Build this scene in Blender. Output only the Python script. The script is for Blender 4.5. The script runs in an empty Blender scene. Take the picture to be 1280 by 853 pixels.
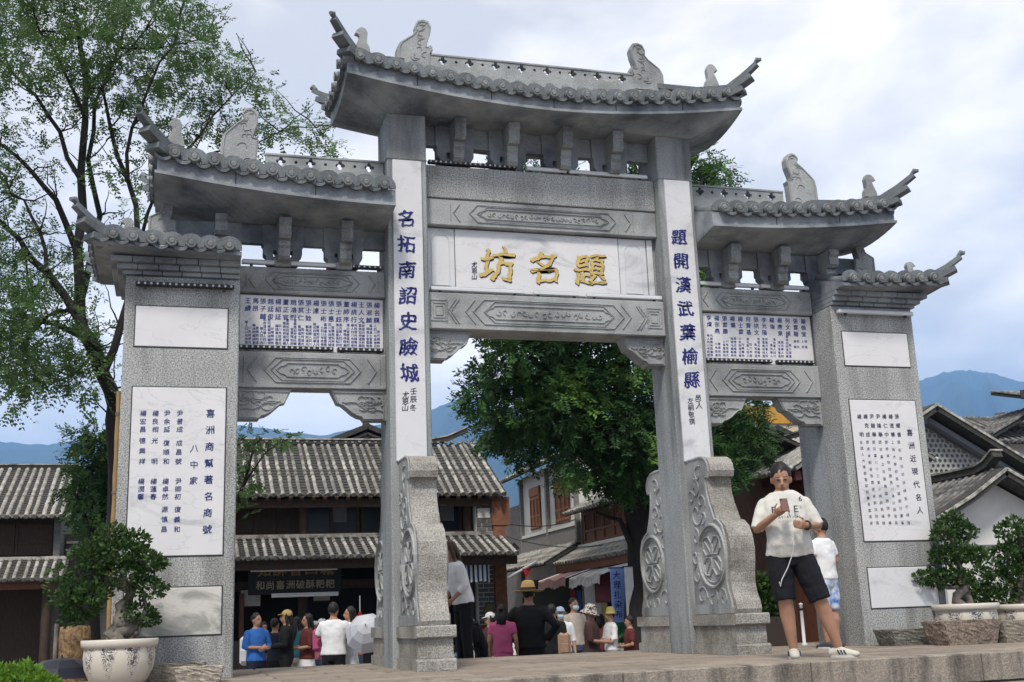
import bpy, bmesh, math, random
import numpy as np
from mathutils import Vector, Matrix, geometry
random.seed(7)
R = math.radians
scn = bpy.context.scene
COL = scn.collection

# ------------------------------------------------------------------ camera
S = 1.08
CAM = Vector((-3.6072, -10.4854, 0.3866)) * S
YAW, PIT, ROL, FPX = 0.289, 0.2381, -0.0388, 1436.74
W0, H0 = 1280, 853
_fw = Vector((math.sin(YAW) * math.cos(PIT), math.cos(YAW) * math.cos(PIT), math.sin(PIT)))
_r = Vector((math.cos(YAW), -math.sin(YAW), 0)); _u = _r.cross(_fw)
RT = _r * math.cos(ROL) + _u * math.sin(ROL); UP = _u * math.cos(ROL) - _r * math.sin(ROL); FW = _fw
cd = bpy.data.cameras.new('camera'); cam = bpy.data.objects.new('camera', cd); COL.objects.link(cam)
M = Matrix((RT, UP, -FW)).transposed().to_4x4(); M.translation = CAM
cam.matrix_world = M
cd.sensor_width = 36; cd.lens = FPX / W0 * 36; cd.clip_start = 0.05; cd.clip_end = 30000
scn.camera = cam

# ------------------------------------------------------------------ sky, sun, exposure
SUN_EL, SUN_AZ = R(54), R(208)     # azimuth measured from +Y clockwise: from behind the camera, slightly to its left
w = bpy.data.worlds.new('World'); scn.world = w; w.use_nodes = True
nt = w.node_tree; nt.nodes.clear(); N = nt.nodes.new; L = nt.links.new
out = N('ShaderNodeOutputWorld'); bg = N('ShaderNodeBackground'); bg.inputs[1].default_value = 0.14
sky = N('ShaderNodeTexSky'); sky.sky_type = 'NISHITA'; sky.sun_disc = False
sky.sun_elevation = SUN_EL; sky.sun_rotation = SUN_AZ; sky.air_density = 1.0; sky.dust_density = 2.0
tc = N('ShaderNodeTexCoord'); mp = N('ShaderNodeMapping'); mp.inputs['Location'].default_value = (.9, .35, 0); mp.inputs['Scale'].default_value = (1.0, 1.0, 2.0)
n1 = N('ShaderNodeTexNoise'); n1.inputs['Scale'].default_value = 2.9; n1.inputs['Detail'].default_value = 7; n1.inputs['Roughness'].default_value = .52
n1.inputs['Distortion'].default_value = .25
n2 = N('ShaderNodeTexNoise'); n2.inputs['Scale'].default_value = 1.25; n2.inputs['Detail'].default_value = 5; n2.inputs['Roughness'].default_value = .5
mp2 = N('ShaderNodeMapping'); mp2.inputs['Location'].default_value = (4.3, 1.7, 2.2); mp2.inputs['Scale'].default_value = (1, 1, 2.2)
L(tc.outputs['Generated'], mp.inputs[0]); L(mp.outputs[0], n1.inputs['Vector'])
L(tc.outputs['Generated'], mp2.inputs[0]); L(mp2.outputs[0], n2.inputs['Vector'])
cr = N('ShaderNodeValToRGB')      # brightness of the cloud deck
cr.color_ramp.elements[0].position = .42; cr.color_ramp.elements[0].color = (4.1, 4.0, 4.0, 1)
cr.color_ramp.elements[1].position = .66; cr.color_ramp.elements[1].color = (8.6, 8.0, 7.3, 1)
L(n1.outputs['Fac'], cr.inputs[0])
cc = N('ShaderNodeValToRGB')      # how closed the deck is
cc.color_ramp.elements[0].position = .28; cc.color_ramp.elements[0].color = (.9, .9, .9, 1)
cc.color_ramp.elements[1].position = .46; cc.color_ramp.elements[1].color = (1, 1, 1, 1)
L(n2.outputs['Fac'], cc.inputs[0])
mx = N('ShaderNodeMix'); mx.data_type = 'RGBA'
L(cc.outputs[0], mx.inputs['Factor']); L(sky.outputs[0], mx.inputs['A']); L(cr.outputs[0], mx.inputs['B'])
L(mx.outputs['Result'], bg.inputs[0]); L(bg.outputs[0], out.inputs[0])
sd = bpy.data.lights.new('sun', 'SUN'); sd.energy = 2.6; sd.angle = R(10); sd.color = (1, .95, .87)
sun = bpy.data.objects.new('sun', sd); COL.objects.link(sun)
_sv = Vector((math.sin(SUN_AZ) * math.cos(SUN_EL), math.cos(SUN_AZ) * math.cos(SUN_EL), math.sin(SUN_EL)))
sun.rotation_euler = (-_sv).to_track_quat('-Z', 'Y').to_euler(); sun.location = _sv * 60
vs = scn.view_settings; vs.view_transform = 'Standard'; vs.look = 'None'; vs.exposure = 0.6; vs.gamma = 1
scn.cycles.max_bounces = 6; scn.cycles.diffuse_bounces = 3; scn.cycles.glossy_bounces = 2; scn.cycles.transparent_max_bounces = 6
scn.cycles.volume_bounces = 1

# ------------------------------------------------------------------ pixel -> place (distance always from a plane the thing stands in)
def ray(x, y): return FW + RT * ((x - W0 / 2) / FPX) - UP * ((y - H0 / 2) / FPX)
def at_y(x, y, Y): d = ray(x, y); return CAM + d * ((Y - CAM.y) / d.y)
def at_x(x, y, X): d = ray(x, y); return CAM + d * ((X - CAM.x) / d.x)
def at_z(x, y, Z): d = ray(x, y); return CAM + d * ((Z - CAM.z) / d.z)
def at_d(x, y, D): return CAM + ray(x, y) * D

# ------------------------------------------------------------------ materials
MATS = {}
def newmat(name):
    m = bpy.data.materials.new(name); m.use_nodes = True
    return m, m.node_tree, m.node_tree.nodes['Principled BSDF']
def mat(name, col, rough=.8, var=.0, scale=3, spk=0, spks=120, bump=0, bscale=60, col2=None, c2scale=1.2, c2lo=.45, c2hi=.7, detail=4, metal=0, rnd=0, stretch=(1, 1, 1), spec=.35, sheen=0, trans=0, c2st=None):
    """Principled with tonal variation (var), fine speckle (spk), stains (col2), relief (bump), per-object tone (rnd)."""
    if name in MATS: return MATS[name]
    m, nt, b = newmat(name); N = nt.nodes.new; L = nt.links.new
    tc = N('ShaderNodeTexCoord'); mp = N('ShaderNodeMapping'); mp.inputs['Scale'].default_value = stretch
    L(tc.outputs['Object'], mp.inputs[0]); vec = mp.outputs[0]
    b.inputs['Roughness'].default_value = rough; b.inputs['Metallic'].default_value = metal; b.inputs['Specular IOR Level'].default_value = spec
    def noise(sc, det=4, ro=.6):
        n = N('ShaderNodeTexNoise'); n.inputs['Scale'].default_value = sc; n.inputs['Detail'].default_value = det; n.inputs['Roughness'].default_value = ro
        L(vec, n.inputs['Vector']); return n.outputs['Fac']
    def rng(src, a0, a1, b0, b1):
        q = N('ShaderNodeMapRange'); q.inputs[1].default_value = a0; q.inputs[2].default_value = a1; q.inputs[3].default_value = b0; q.inputs[4].default_value = b1
        L(src, q.inputs[0]); return q.outputs[0]
    def mul(a, c):
        q = N('ShaderNodeMath'); q.operation = 'MULTIPLY'
        L(a, q.inputs[0]); L(c, q.inputs[1]); return q.outputs[0]
    base = N('ShaderNodeRGB'); base.outputs[0].default_value = (*col, 1); c = base.outputs[0]
    if col2:
        q = N('ShaderNodeMix'); q.data_type = 'RGBA'; nz = noise(c2scale, 6, .62)
        if c2st:
            mp3 = N('ShaderNodeMapping'); mp3.inputs['Scale'].default_value = c2st; L(tc.outputs['Object'], mp3.inputs[0]); L(mp3.outputs[0], nz.node.inputs['Vector'])
        L(rng(nz, c2lo, c2hi, 0, 1), q.inputs['Factor'])
        L(c, q.inputs['A']); q.inputs['B'].default_value = (*col2, 1); c = q.outputs['Result']
    f = None
    if var: f = rng(noise(scale, detail), .3, .7, 1 - var, 1 + var)
    if spk:
        s = rng(noise(spks, 2, .75), .36, .64, 1 - spk, 1 + spk); f = mul(f, s) if f else s
    if rnd:
        oi = N('ShaderNodeObjectInfo'); s = rng(oi.outputs['Random'], 0, 1, 1 - rnd, 1 + rnd); f = mul(f, s) if f else s
    if f:
        q = N('ShaderNodeVectorMath'); q.operation = 'SCALE'; L(c, q.inputs[0]); L(f, q.inputs['Scale']); c = q.outputs[0]
    L(c, b.inputs['Base Color'])
    if bump:
        bp = N('ShaderNodeBump'); bp.inputs['Strength'].default_value = bump; bp.inputs['Distance'].default_value = .02
        L(noise(bscale, 5, .65), bp.inputs['Height']); L(bp.outputs[0], b.inputs['Normal'])
    if sheen: b.inputs['Sheen Weight'].default_value = sheen
    if trans:   # leaves let some light through
        t = N('ShaderNodeBsdfTranslucent'); L(c, t.inputs[0]); ms = N('ShaderNodeMixShader'); ms.inputs[0].default_value = trans
        L(b.outputs[0], ms.inputs[1]); L(t.outputs[0], ms.inputs[2]); L(ms.outputs[0], nt.nodes['Material Output'].inputs[0])
    MATS[name] = m; return m
def marble(name, base, vein, vs=1.2, lo=.5, hi=.66, seed=0, k=1):
    if name in MATS: return MATS[name]
    m, nt, b = newmat(name); N = nt.nodes.new; L = nt.links.new
    tc = N('ShaderNodeTexCoord'); mp = N('ShaderNodeMapping'); mp.inputs['Location'].default_value = (seed * 3.1, seed * 1.7, seed * 2.3)
    mp.inputs['Rotation'].default_value = (0, R(25), 0); mp.inputs['Scale'].default_value = (1, 1, 2.1)
    L(tc.outputs['Object'], mp.inputs[0])
    n = N('ShaderNodeTexNoise'); n.inputs['Scale'].default_value = vs; n.inputs['Detail'].default_value = 8; n.inputs['Roughness'].default_value = .6; n.inputs['Distortion'].default_value = 1.1
    L(mp.outputs[0], n.inputs['Vector'])
    q = N('ShaderNodeMapRange'); q.interpolation_type = 'SMOOTHSTEP'; q.inputs[1].default_value = lo; q.inputs[2].default_value = hi; q.inputs[4].default_value = k; L(n.outputs['Fac'], q.inputs[0])
    # thin dark threads
    n3 = N('ShaderNodeTexNoise'); n3.inputs['Scale'].default_value = vs * 1.6; n3.inputs['Detail'].default_value = 6; n3.inputs['Distortion'].default_value = .6; L(mp.outputs[0], n3.inputs['Vector'])
    ab = N('ShaderNodeMath'); ab.operation = 'SUBTRACT'; ab.inputs[1].default_value = .5; L(n3.outputs['Fac'], ab.inputs[0])
    a2 = N('ShaderNodeMath'); a2.operation = 'ABSOLUTE'; L(ab.outputs[0], a2.inputs[0])
    th = N('ShaderNodeMapRange'); th.inputs[1].default_value = .012; th.inputs[2].default_value = .0; th.inputs[3].default_value = 0; th.inputs[4].default_value = .35 * k; L(a2.outputs[0], th.inputs[0])
    mxx = N('ShaderNodeMath'); mxx.operation = 'MAXIMUM'; L(q.outputs[0], mxx.inputs[0]); L(th.outputs[0], mxx.inputs[1])
    x = N('ShaderNodeMix'); x.data_type = 'RGBA'; x.inputs['A'].default_value = (*base, 1); x.inputs['B'].default_value = (*vein, 1)
    L(mxx.outputs[0], x.inputs['Factor'])
    n4 = N('ShaderNodeTexNoise'); n4.inputs['Scale'].default_value = 3; n4.inputs['Detail'].default_value = 5; L(tc.outputs['Object'], n4.inputs['Vector'])
    r4 = N('ShaderNodeMapRange'); r4.inputs[3].default_value = .88; r4.inputs[4].default_value = 1.08; L(n4.outputs['Fac'], r4.inputs[0])
    sc = N('ShaderNodeVectorMath'); sc.operation = 'SCALE'; L(x.outputs['Result'], sc.inputs[0]); L(r4.outputs[0], sc.inputs['Scale'])
    L(sc.outputs[0], b.inputs['Base Color']); b.inputs['Roughness'].default_value = .42; b.inputs['Specular IOR Level'].default_value = .3
    MATS[name] = m; return m

granite = mat('granite', (.31, .325, .325), .78, .13, 1.3, .30, 95, .35, 95, col2=(.13, .135, .135), c2scale=1.3, c2lo=.44, c2hi=.68, c2st=(2.8, 2.8, .35))
granite_lt = mat('granite_light', (.36, .365, .355), .75, .10, 1.5, .5, 70, .5, 80, col2=(.17, .17, .16), c2scale=1.2, c2lo=.45, c2hi=.72, c2st=(2.4, 2.4, .4))
granite_dk = mat('granite_roof', (.29, .31, .325), .7, .22, 2.2, .16, 110, .3, 60, col2=(.10, .115, .135), c2scale=1.7, c2lo=.42, c2hi=.66)
granite_carve = mat('granite_carved', (.35, .36, .355), .8, .12, 2, .22, 120, .5, 45, col2=(.16, .165, .165), c2scale=1.6)
pebble = mat('granite_bush_hammered', (.34, .325, .295), .85, .12, 3, .36, 70, .7, 70, col2=(.17, .155, .13), c2scale=2.2)
tile_grey = mat('grey_ridge_tile', (.135, .15, .16), .75, .25, 6, .15, 90, .4, 50, rnd=.16)
tile_edge = mat('pale_tile_face', (.25, .26, .26), .8, .22, 9, .15, 90, .4, 50, rnd=.15)
marble_w = marble('white_marble', (.68, .67, .67), (.36, .37, .40), 1.1, .56, .72, 1, .85)
marble_w2 = marble('white_marble_strip', (.64, .64, .645), (.38, .39, .41), 1.5, .52, .72, 4, .7)
marble_g = marble('clouded_marble', (.60, .58, .54), (.25, .26, .23), 1.7, .44, .62, 8, .9)
ink_blue2 = mat('bright_blue_ink', (.012, .022, .20), .6, col2=(.04, .06, .26), c2scale=9, c2lo=.5, c2hi=.75)
ink_blue = mat('blue_ink', (.014, .017, .14), .6, col2=(.06, .07, .20), c2scale=8, c2lo=.5, c2hi=.75)
ink_dark = mat('dark_ink', (.018, .02, .05), .6, col2=(.08, .08, .11), c2scale=8, c2lo=.52, c2hi=.8)
gold = mat('gold_leaf', (.60, .43, .14), .42, .12, 8, metal=.25)
stone_warm = mat('old_limestone', (.27, .235, .19), .9, .2, 4, .3, 60, .4, 40, col2=(.13, .12, .10), c2scale=3)
paving = mat('paving_stone', (.28, .235, .19), .85, .18, 3, .2, 70, .4, 40, col2=(.16, .13, .105), c2scale=2.6, c2lo=.42, c2hi=.7, rnd=.16)
black_metal = mat('black_metal', (.02, .021, .024), .5, spec=.4)
white_metal = mat('white_metal', (.62, .63, .64), .45, .06, 4)
wood_dark = mat('dark_wood', (.055, .036, .025), .75, .35, 5, stretch=(8, 8, 1), bump=.2, bscale=20)
wood_red = mat('red_brown_wood', (.13, .052, .028), .6, .3, 5, stretch=(6, 6, .7), bump=.2, bscale=20, rnd=.1)
plaster = mat('white_plaster', (.62, .61, .58), .9, .08, 2, col2=(.48, .47, .44), c2scale=1.1, c2lo=.55, c2hi=.8)
roof_lite = mat('weathered_roof_tile', (.36, .345, .31), .9, .3, 7, .25, 40, .6, 30, col2=(.10, .10, .09), c2scale=5, c2lo=.46, c2hi=.66, rnd=.3)
roof_dark = mat('dark_pan_tile', (.05, .049, .046), .9, .35, 7, .3, 40, .6, 30, rnd=.1)
brick_gy = mat('grey_brick', (.12, .115, .11), .9, .2, 6, .2, 60, .5, 40, rnd=.2)
mortar_w = mat('white_mortar', (.50, .49, .46), .9, .12, 6)

# ------------------------------------------------------------------ mesh collecting
class MB:
    def __init__(s): s.v = []; s.f = []; s.sm = []; s.mi = []
    def add(s, vs, fs, smooth=False, m=0):
        o = len(s.v); s.v += [tuple(p) for p in vs]; s.f += [tuple(i + o for i in q) for q in fs]
        s.sm += [smooth] * len(fs); s.mi += [m] * len(fs); return s
    def box(s, x0, x1, y0, y1, z0, z1, bev=0, m=0):
        if x0 > x1: x0, x1 = x1, x0
        if y0 > y1: y0, y1 = y1, y0
        if z0 > z1: z0, z1 = z1, z0
        if not bev:
            return s.add([(x0, y0, z0), (x1, y0, z0), (x1, y1, z0), (x0, y1, z0), (x0, y0, z1), (x1, y0, z1), (x1, y1, z1), (x0, y1, z1)],
                         [(3, 2, 1, 0), (4, 5, 6, 7), (0, 1, 5, 4), (1, 2, 6, 5), (2, 3, 7, 6), (3, 0, 4, 7)], m=m)
        b = bev; V = []; idx = {}
        for i, (X, sx) in enumerate(((x0, 1), (x1, -1))):
            for j, (Y, sy) in enumerate(((y0, 1), (y1, -1))):
                for k, (Z, sz) in enumerate(((z0, 1), (z1, -1))):
                    for a, p in (('x', (X, Y + b * sy, Z + b * sz)), ('y', (X + b * sx, Y, Z + b * sz)), ('z', (X + b * sx, Y + b * sy, Z))):
                        idx[(i, j, k, a)] = len(V); V.append(p)
        g = lambda i, j, k, a: idx[(i, j, k, a)]; F = []
        for i in (0, 1): F.append([g(i, 0, 0, 'x'), g(i, 0, 1, 'x'), g(i, 1, 1, 'x'), g(i, 1, 0, 'x')][::1 if i == 0 else -1])
        for j in (0, 1): F.append([g(0, j, 0, 'y'), g(1, j, 0, 'y'), g(1, j, 1, 'y'), g(0, j, 1, 'y')][::1 if j == 0 else -1])
        for k in (0, 1): F.append([g(0, 0, k, 'z'), g(0, 1, k, 'z'), g(1, 1, k, 'z'), g(1, 0, k, 'z')][::1 if k == 0 else -1])
        for i in (0, 1):
            for j in (0, 1): F.append([g(i, j, 0, 'x'), g(i, j, 0, 'y'), g(i, j, 1, 'y'), g(i, j, 1, 'x')][::1 if i == j else -1])
            for k in (0, 1): F.append([g(i, 0, k, 'x'), g(i, 1, k, 'x'), g(i, 1, k, 'z'), g(i, 0, k, 'z')][::1 if i == k else -1])
        for j in (0, 1):
            for k in (0, 1): F.append([g(0, j, k, 'y'), g(0, j, k, 'z'), g(1, j, k, 'z'), g(1, j, k, 'y')][::1 if j == k else -1])
        for i in (0, 1):
            for j in (0, 1):
                for k in (0, 1): F.append([g(i, j, k, 'x'), g(i, j, k, 'z'), g(i, j, k, 'y')][::1 if (i + j + k) % 2 == 0 else -1])
        return s.add(V, F, m=m)
    def prism(s, poly, ax, a, b, m=0, smooth=False):
        f = {'x': lambda t, u, w: (t, u, w), 'y': lambda t, u, w: (u, t, w), 'z': lambda t, u, w: (u, w, t)}[ax]
        n = len(poly); V = [f(a, *p) for p in poly] + [f(b, *p) for p in poly]
        s.add(V, [(i, (i + 1) % n, n + (i + 1) % n, n + i) for i in range(n)], smooth, m)
        return s.add(V, [tuple(range(n))[::-1], tuple(range(n, 2 * n))], False, m)
    def plate(s, outer, holes, ax, a, b, m=0):
        """flat slab with holes through it"""
        f = {'x': lambda t, u, w: (t, u, w), 'y': lambda t, u, w: (u, t, w), 'z': lambda t, u, w: (u, w, t)}[ax]
        loops = [outer] + holes
        tris = geometry.tessellate_polygon([[Vector((p[0], p[1], 0)) for p in l] for l in loops])
        flat = [p for l in loops for p in l]; n = len(flat)
        V = [f(a, *p) for p in flat] + [f(b, *p) for p in flat]
        F = [tuple(t) for t in tris] + [tuple(i + n for i in t[::-1]) for t in tris]
        o = 0
        for l in loops:
            k = len(l); F += [(o + i, o + (i + 1) % k, n + o + (i + 1) % k, n + o + i) for i in range(k)]; o += k
        return s.add(V, F, False, m)
    def tube(s, path, rad, n=8, cap=True, smooth=True, m=0, sx=1, flat=None, up0=None):
        path = [Vector(p) for p in path]; k = len(path)
        if not hasattr(rad, '__len__'): rad = [rad] * k
        V = []; F = []; up = Vector(up0) if up0 else None
        for i, p in enumerate(path):
            t = (path[min(i + 1, k - 1)] - path[max(i - 1, 0)])
            t = t.normalized() if t.length > 1e-9 else Vector((0, 0, 1))
            if up is None: up = Vector((0, 0, 1)) if abs(t.z) < .9 else Vector((0, 1, 0))
            sd = t.cross(up)
            if sd.length < 1e-6: sd = t.cross(Vector((1, 0, 0)))
            sd.normalize(); up = sd.cross(t).normalized()
            r = rad[i]; ra, rb = (r if hasattr(r, '__len__') else (r * sx, r))
            for j in range(n):
                a = 2 * math.pi * j / n; V.append(p + sd * (math.cos(a) * ra) + up * (math.sin(a) * rb))
        for i in range(k - 1):
            for j in range(n): F.append((i * n + j, i * n + (j + 1) % n, (i + 1) * n + (j + 1) % n, (i + 1) * n + j))
        s.add(V, F, smooth, m)
        if cap:
            s.add(V[:n], [tuple(range(n))[::-1]], False, m); s.add(V[-n:], [tuple(range(n))], False, m)
        return s
    def bar(s, path, w, h, m=0, up=(0, 0, 1)):
        """rectangular section swept along a path"""
        path = [Vector(p) for p in path]; k = len(path); V = []; F = []; up = Vector(up)
        for i, p in enumerate(path):
            t = (path[min(i + 1, k - 1)] - path[max(i - 1, 0)]).normalized(); sd = t.cross(up).normalized(); u2 = sd.cross(t)
            ww = w[i] if hasattr(w, '__len__') else w; hh = h[i] if hasattr(h, '__len__') else h
            for a, b in ((-1, -1), (1, -1), (1, 1), (-1, 1)): V.append(p + sd * (a * ww / 2) + u2 * (b * hh / 2))
        for i in range(k - 1):
            for j in range(4): F.append((i * 4 + j, i * 4 + (j + 1) % 4, (i + 1) * 4 + (j + 1) % 4, (i + 1) * 4 + j))
        F += [(3, 2, 1, 0), tuple((k - 1) * 4 + j for j in range(4))]
        return s.add(V, F, False, m)
    def lathe(s, prof, n=24, c=(0, 0), m=0, sq=0):
        V = []; F = []; k = len(prof)
        for r, z in prof:
            for j in range(n):
                a = 2 * math.pi * j / n; V.append((c[0] + r * math.cos(a), c[1] + r * math.sin(a), z))
        for i in range(k - 1):
            for j in range(n): F.append((i * n + j, i * n + (j + 1) % n, (i + 1) * n + (j + 1) % n, (i + 1) * n + j))
        return s.add(V, F, True, m)
    def ball(s, c, r, n=12, k=8, m=0):
        c = Vector(c); r = r if hasattr(r, '__len__') else (r, r, r); V = []; F = []
        for i in range(k + 1):
            t = math.pi * i / k
            for j in range(n):
                a = 2 * math.pi * j / n; V.append((c.x + r[0] * math.sin(t) * math.cos(a), c.y + r[1] * math.sin(t) * math.sin(a), c.z - r[2] * math.cos(t)))
        for i in range(k):
            for j in range(n): F.append((i * n + j, i * n + (j + 1) % n, (i + 1) * n + (j + 1) % n, (i + 1) * n + j))
        return s.add(V, F, True, m)
    def line(s, pts, wd, y, dep, closed=False):
        """raised strip along a 2-d polyline (x, z) on the plane y, standing out by dep towards -y"""
        P = [Vector((p[0], p[1])) for p in pts]; n = len(P); A = []; B = []
        for i, p in enumerate(P):
            a = P[(i - 1) % n] if (closed or i > 0) else p; c = P[(i + 1) % n] if (closed or i < n - 1) else p
            t = (c - a); t = t.normalized() if t.length > 1e-9 else Vector((1, 0)); nn = Vector((-t.y, t.x))
            A.append(p + nn * wd / 2); B.append(p - nn * wd / 2)
        V = []; F = []
        for i in range(n):
            V += [(A[i].x, y, A[i].y), (A[i].x * .7 + B[i].x * .3, y - dep, A[i].y * .7 + B[i].y * .3), (A[i].x * .3 + B[i].x * .7, y - dep, A[i].y * .3 + B[i].y * .7), (B[i].x, y, B[i].y)]
        for i in range(n if closed else n - 1):
            j = (i + 1) % n
            for k in range(3): F.append((i * 4 + k, i * 4 + k + 1, j * 4 + k + 1, j * 4 + k))
        return s.add(V, F)
    def xf(s, fn): s.v = [tuple(fn(Vector(p))) for p in s.v]; return s
    def mesh(s, name, mats, sx=1):
        me = bpy.data.meshes.new(name)
        vs = [(-p[0], p[1], p[2]) for p in s.v] if sx < 0 else s.v
        fs = [q[::-1] for q in s.f] if sx < 0 else s.f
        me.from_pydata(vs, [], fs); me.polygons.foreach_set('use_smooth', s.sm)
        for q in (mats if isinstance(mats, (list, tuple)) else [mats]): me.materials.append(q)
        if any(s.mi): me.polygons.foreach_set('material_index', s.mi)
        me.update(); return me
    def build(s, name, mats, parent=None, sx=1, loc=None, rot=None):
        return put(name, s.mesh(name, mats, sx), parent, loc, rot)
def put(name, me, parent=None, loc=None, rot=None):
    o = bpy.data.objects.new(name, me); COL.objects.link(o)
    if parent: o.parent = parent
    if loc is not None: o.location = loc
    if rot is not None: o.rotation_euler = rot
    return o
def tag(o, label, cat, group=None):
    o['label'] = label; o['category'] = cat
    if group: o['group'] = group
    return o
def thing(name, label, cat, loc=(0, 0, 0), rz=0, group=None):
    o = bpy.data.objects.new(name, None); COL.objects.link(o); o.empty_display_size = .1
    o.location = loc; o.rotation_euler = (0, 0, rz); return tag(o, label, cat, group)
def kind(o, k): o['kind'] = k; return o
def copy_tree(o, parent=None):
    c = o.copy(); COL.objects.link(c)
    if parent: c.parent = parent
    for ch in list(o.children): copy_tree(ch, c)
    return c
def circ(cx, cz, r, n=12, a0=0): return [(cx + r * math.cos(a0 + 2 * math.pi * i / n), cz + r * math.sin(a0 + 2 * math.pi * i / n)) for i in range(n)]
def lerp(a, b, t): return a + (b - a) * t

# ------------------------------------------------------------------ lettering (flat print, a few millimetres proud)
_GL = {}
def glyph(ch):
    if ch not in _GL:
        cu = bpy.data.curves.new('glyph', 'FONT'); cu.body = ch; cu.size = 1; cu.resolution_u = 2
        cu.fill_mode = 'FRONT'; cu.extrude = 0
        o = bpy.data.objects.new('glyph', cu); COL.objects.link(o)
        dg = bpy.context.evaluated_depsgraph_get(); me = bpy.data.meshes.new_from_object(o.evaluated_get(dg))
        v = np.array([p.co[:2] for p in me.vertices]) if len(me.vertices) else np.zeros((0, 2)); f = [tuple(q.vertices) for q in me.polygons]
        bpy.data.objects.remove(o); bpy.data.curves.remove(cu); bpy.data.meshes.remove(me)
        if len(v):
            mn, mx_ = v.min(0), v.max(0); v = v - (mn + mx_) / 2
        _GL[ch] = (v, f)
    return _GL[ch]
def letter(mb, ch, x, z, size, y, bold=.012, wx=1.0, brush=.0, m=0, step=.0004):
    """one character centred at (x, z) on the plane y facing -y, thickened along a slanted nib; brush bends the strokes as handwriting does"""
    v, f = glyph(ch)
    if not len(v): return
    if brush and size > .15:
        if ('b', ch) not in _GL:
            bm = bmesh.new(); vs_ = [bm.verts.new((a, b, 0)) for a, b in v]
            for q in f:
                try: bm.faces.new([vs_[i] for i in q])
                except ValueError: pass
            bmesh.ops.remove_doubles(bm, verts=bm.verts[:], dist=1e-5)
            long_ = [e for e in bm.edges if e.calc_length() > .12]; bmesh.ops.subdivide_edges(bm, edges=long_, cuts=4)
            bm.verts.index_update(); rr = ord(ch) * .37
            nv = np.array([(p.co.x + .016 * math.sin(p.co.y * 23 + rr) + .010 * math.sin(p.co.y * 51 + p.co.x * 17), p.co.y + .016 * math.sin(p.co.x * 21 + rr * 2) + .010 * math.sin(p.co.x * 47 + p.co.y * 19 + rr)) for p in bm.verts])
            _GL[('b', ch)] = (nv, [tuple(p.index for p in q.verts) for q in bm.faces]); bm.free()
        v, f = _GL[('b', ch)]
    ph = (ord(ch) % 17) * .7; n = 1 + (2 if bold > .009 else 0) + (2 if bold > .02 else 0)
    for k in range(n):
        t = 0 if n == 1 else -1 + 2 * k / (n - 1); V = []
        for a, b in v:
            a += t * bold * 1.0; b -= t * bold * .75
            if brush:
                a, b = a + brush * (.09 * math.sin(b * 5 + ph) + .16 * b * (.6 + .3 * math.sin(ph))), b + brush * (.08 * math.sin(a * 6 + ph * 1.3) + .20 * a * (.7 + .3 * math.cos(ph)))
            V.append((x + a * size * wx, y - k * step, z + b * size))
        mb.add(V, f, m=m)
# ================================================================== ground, platform
GZ = -0.95
g = MB(); g.add([(-8600, -8600, GZ), (8600, -8600, GZ), (8600, 8600, GZ), (-8600, 8600, GZ)], [(0, 1, 2, 3)])
ground_m = mat('street_paving', (.22, .20, .18), .9, .15, 2, .15, 30, .3, 20, col2=(.15, .14, .125), c2scale=.8)
kind(g.build('ground', ground_m), 'structure')
PX0, PX1, PY0, PY1 = -7.0, 9.0, -2.85, 2.3
pf = MB(); pf.box(PX0, PX1, PY0 + .02, PY1 - .02, GZ + .004, -.018)
for k in range(1, 4):                                   # broad steps in front, narrower ones behind
    pf.box(PX0, PX1, PY0 - .42 * k + .02, PY0 + .03 - .42 * (k - 1), GZ + .004, -.235 * k - .012)
for k in range(1, 5):
    pf.box(PX0, PX1, PY1 - .03 + .34 * (k - 1), PY1 + .34 * k - .02, GZ + .004, -.19 * k)
plat = kind(pf.build('platform', mat('joint_bed', (.10, .085, .07), .95, .2, 4)), 'structure')
slab_cache = {}
def slab(x0, x1, y0, y1, z0, z1, nm='paving_slab', mt=paving):
    k = (round(x1 - x0, 3), round(y1 - y0, 3), round(z1 - z0, 3), nm)
    if k not in slab_cache:
        b = MB(); b.box(-(x1 - x0) / 2, (x1 - x0) / 2, -(y1 - y0) / 2, (y1 - y0) / 2, -(z1 - z0), 0, .006); slab_cache[k] = b.mesh(nm, mt)
    o = put(nm, slab_cache[k], plat, ((x0 + x1) / 2, (y0 + y1) / 2, z1 + random.uniform(-.002, .003)))
    o.rotation_euler = (random.uniform(-.002, .002), random.uniform(-.002, .002), random.uniform(-.0015, .0015))
rows = 11; dy = (PY1 - PY0 - .38) / rows
for j in range(rows):
    y = PY0 + .38 + j * dy; x = PX0 - (j % 2) * .5
    while x < PX1:
        wd = 1.0
        a, b_ = max(x, PX0), min(x + wd, PX1)
        if b_ - a > .1: slab(a + .011, b_ - .011, y + .012, y + dy - .012, -.03, 0)
        x += wd
x = PX0; kerb_m = mat('step_stone', (.27, .235, .195), .9, .18, 3, .25, 60, .6, 30, col2=(.08, .07, .06), c2scale=2.2, c2lo=.46, c2hi=.7, c2st=(2.5, 1, .5), rnd=.08)
while x < PX1:                                            # long kerb stones along the step edges
    for k in range(0, 3):
        yy = PY0 - .42 * k; slab(x + .005, min(x + 1.6, PX1) - .005, yy - .0, yy + .37, -.235 * k - .225, -.235 * k, 'kerb_stone', kerb_m)
    x += 1.6

# ================================================================== memorial archway
gate = thing('memorial_archway', 'grey granite memorial archway of four posts with stacked upturned stone roofs', 'archway')
CI, CO, CY0, CY1 = 1.371, 1.806, .19, .75
PE, PQ = 3.341, 4.426

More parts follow.
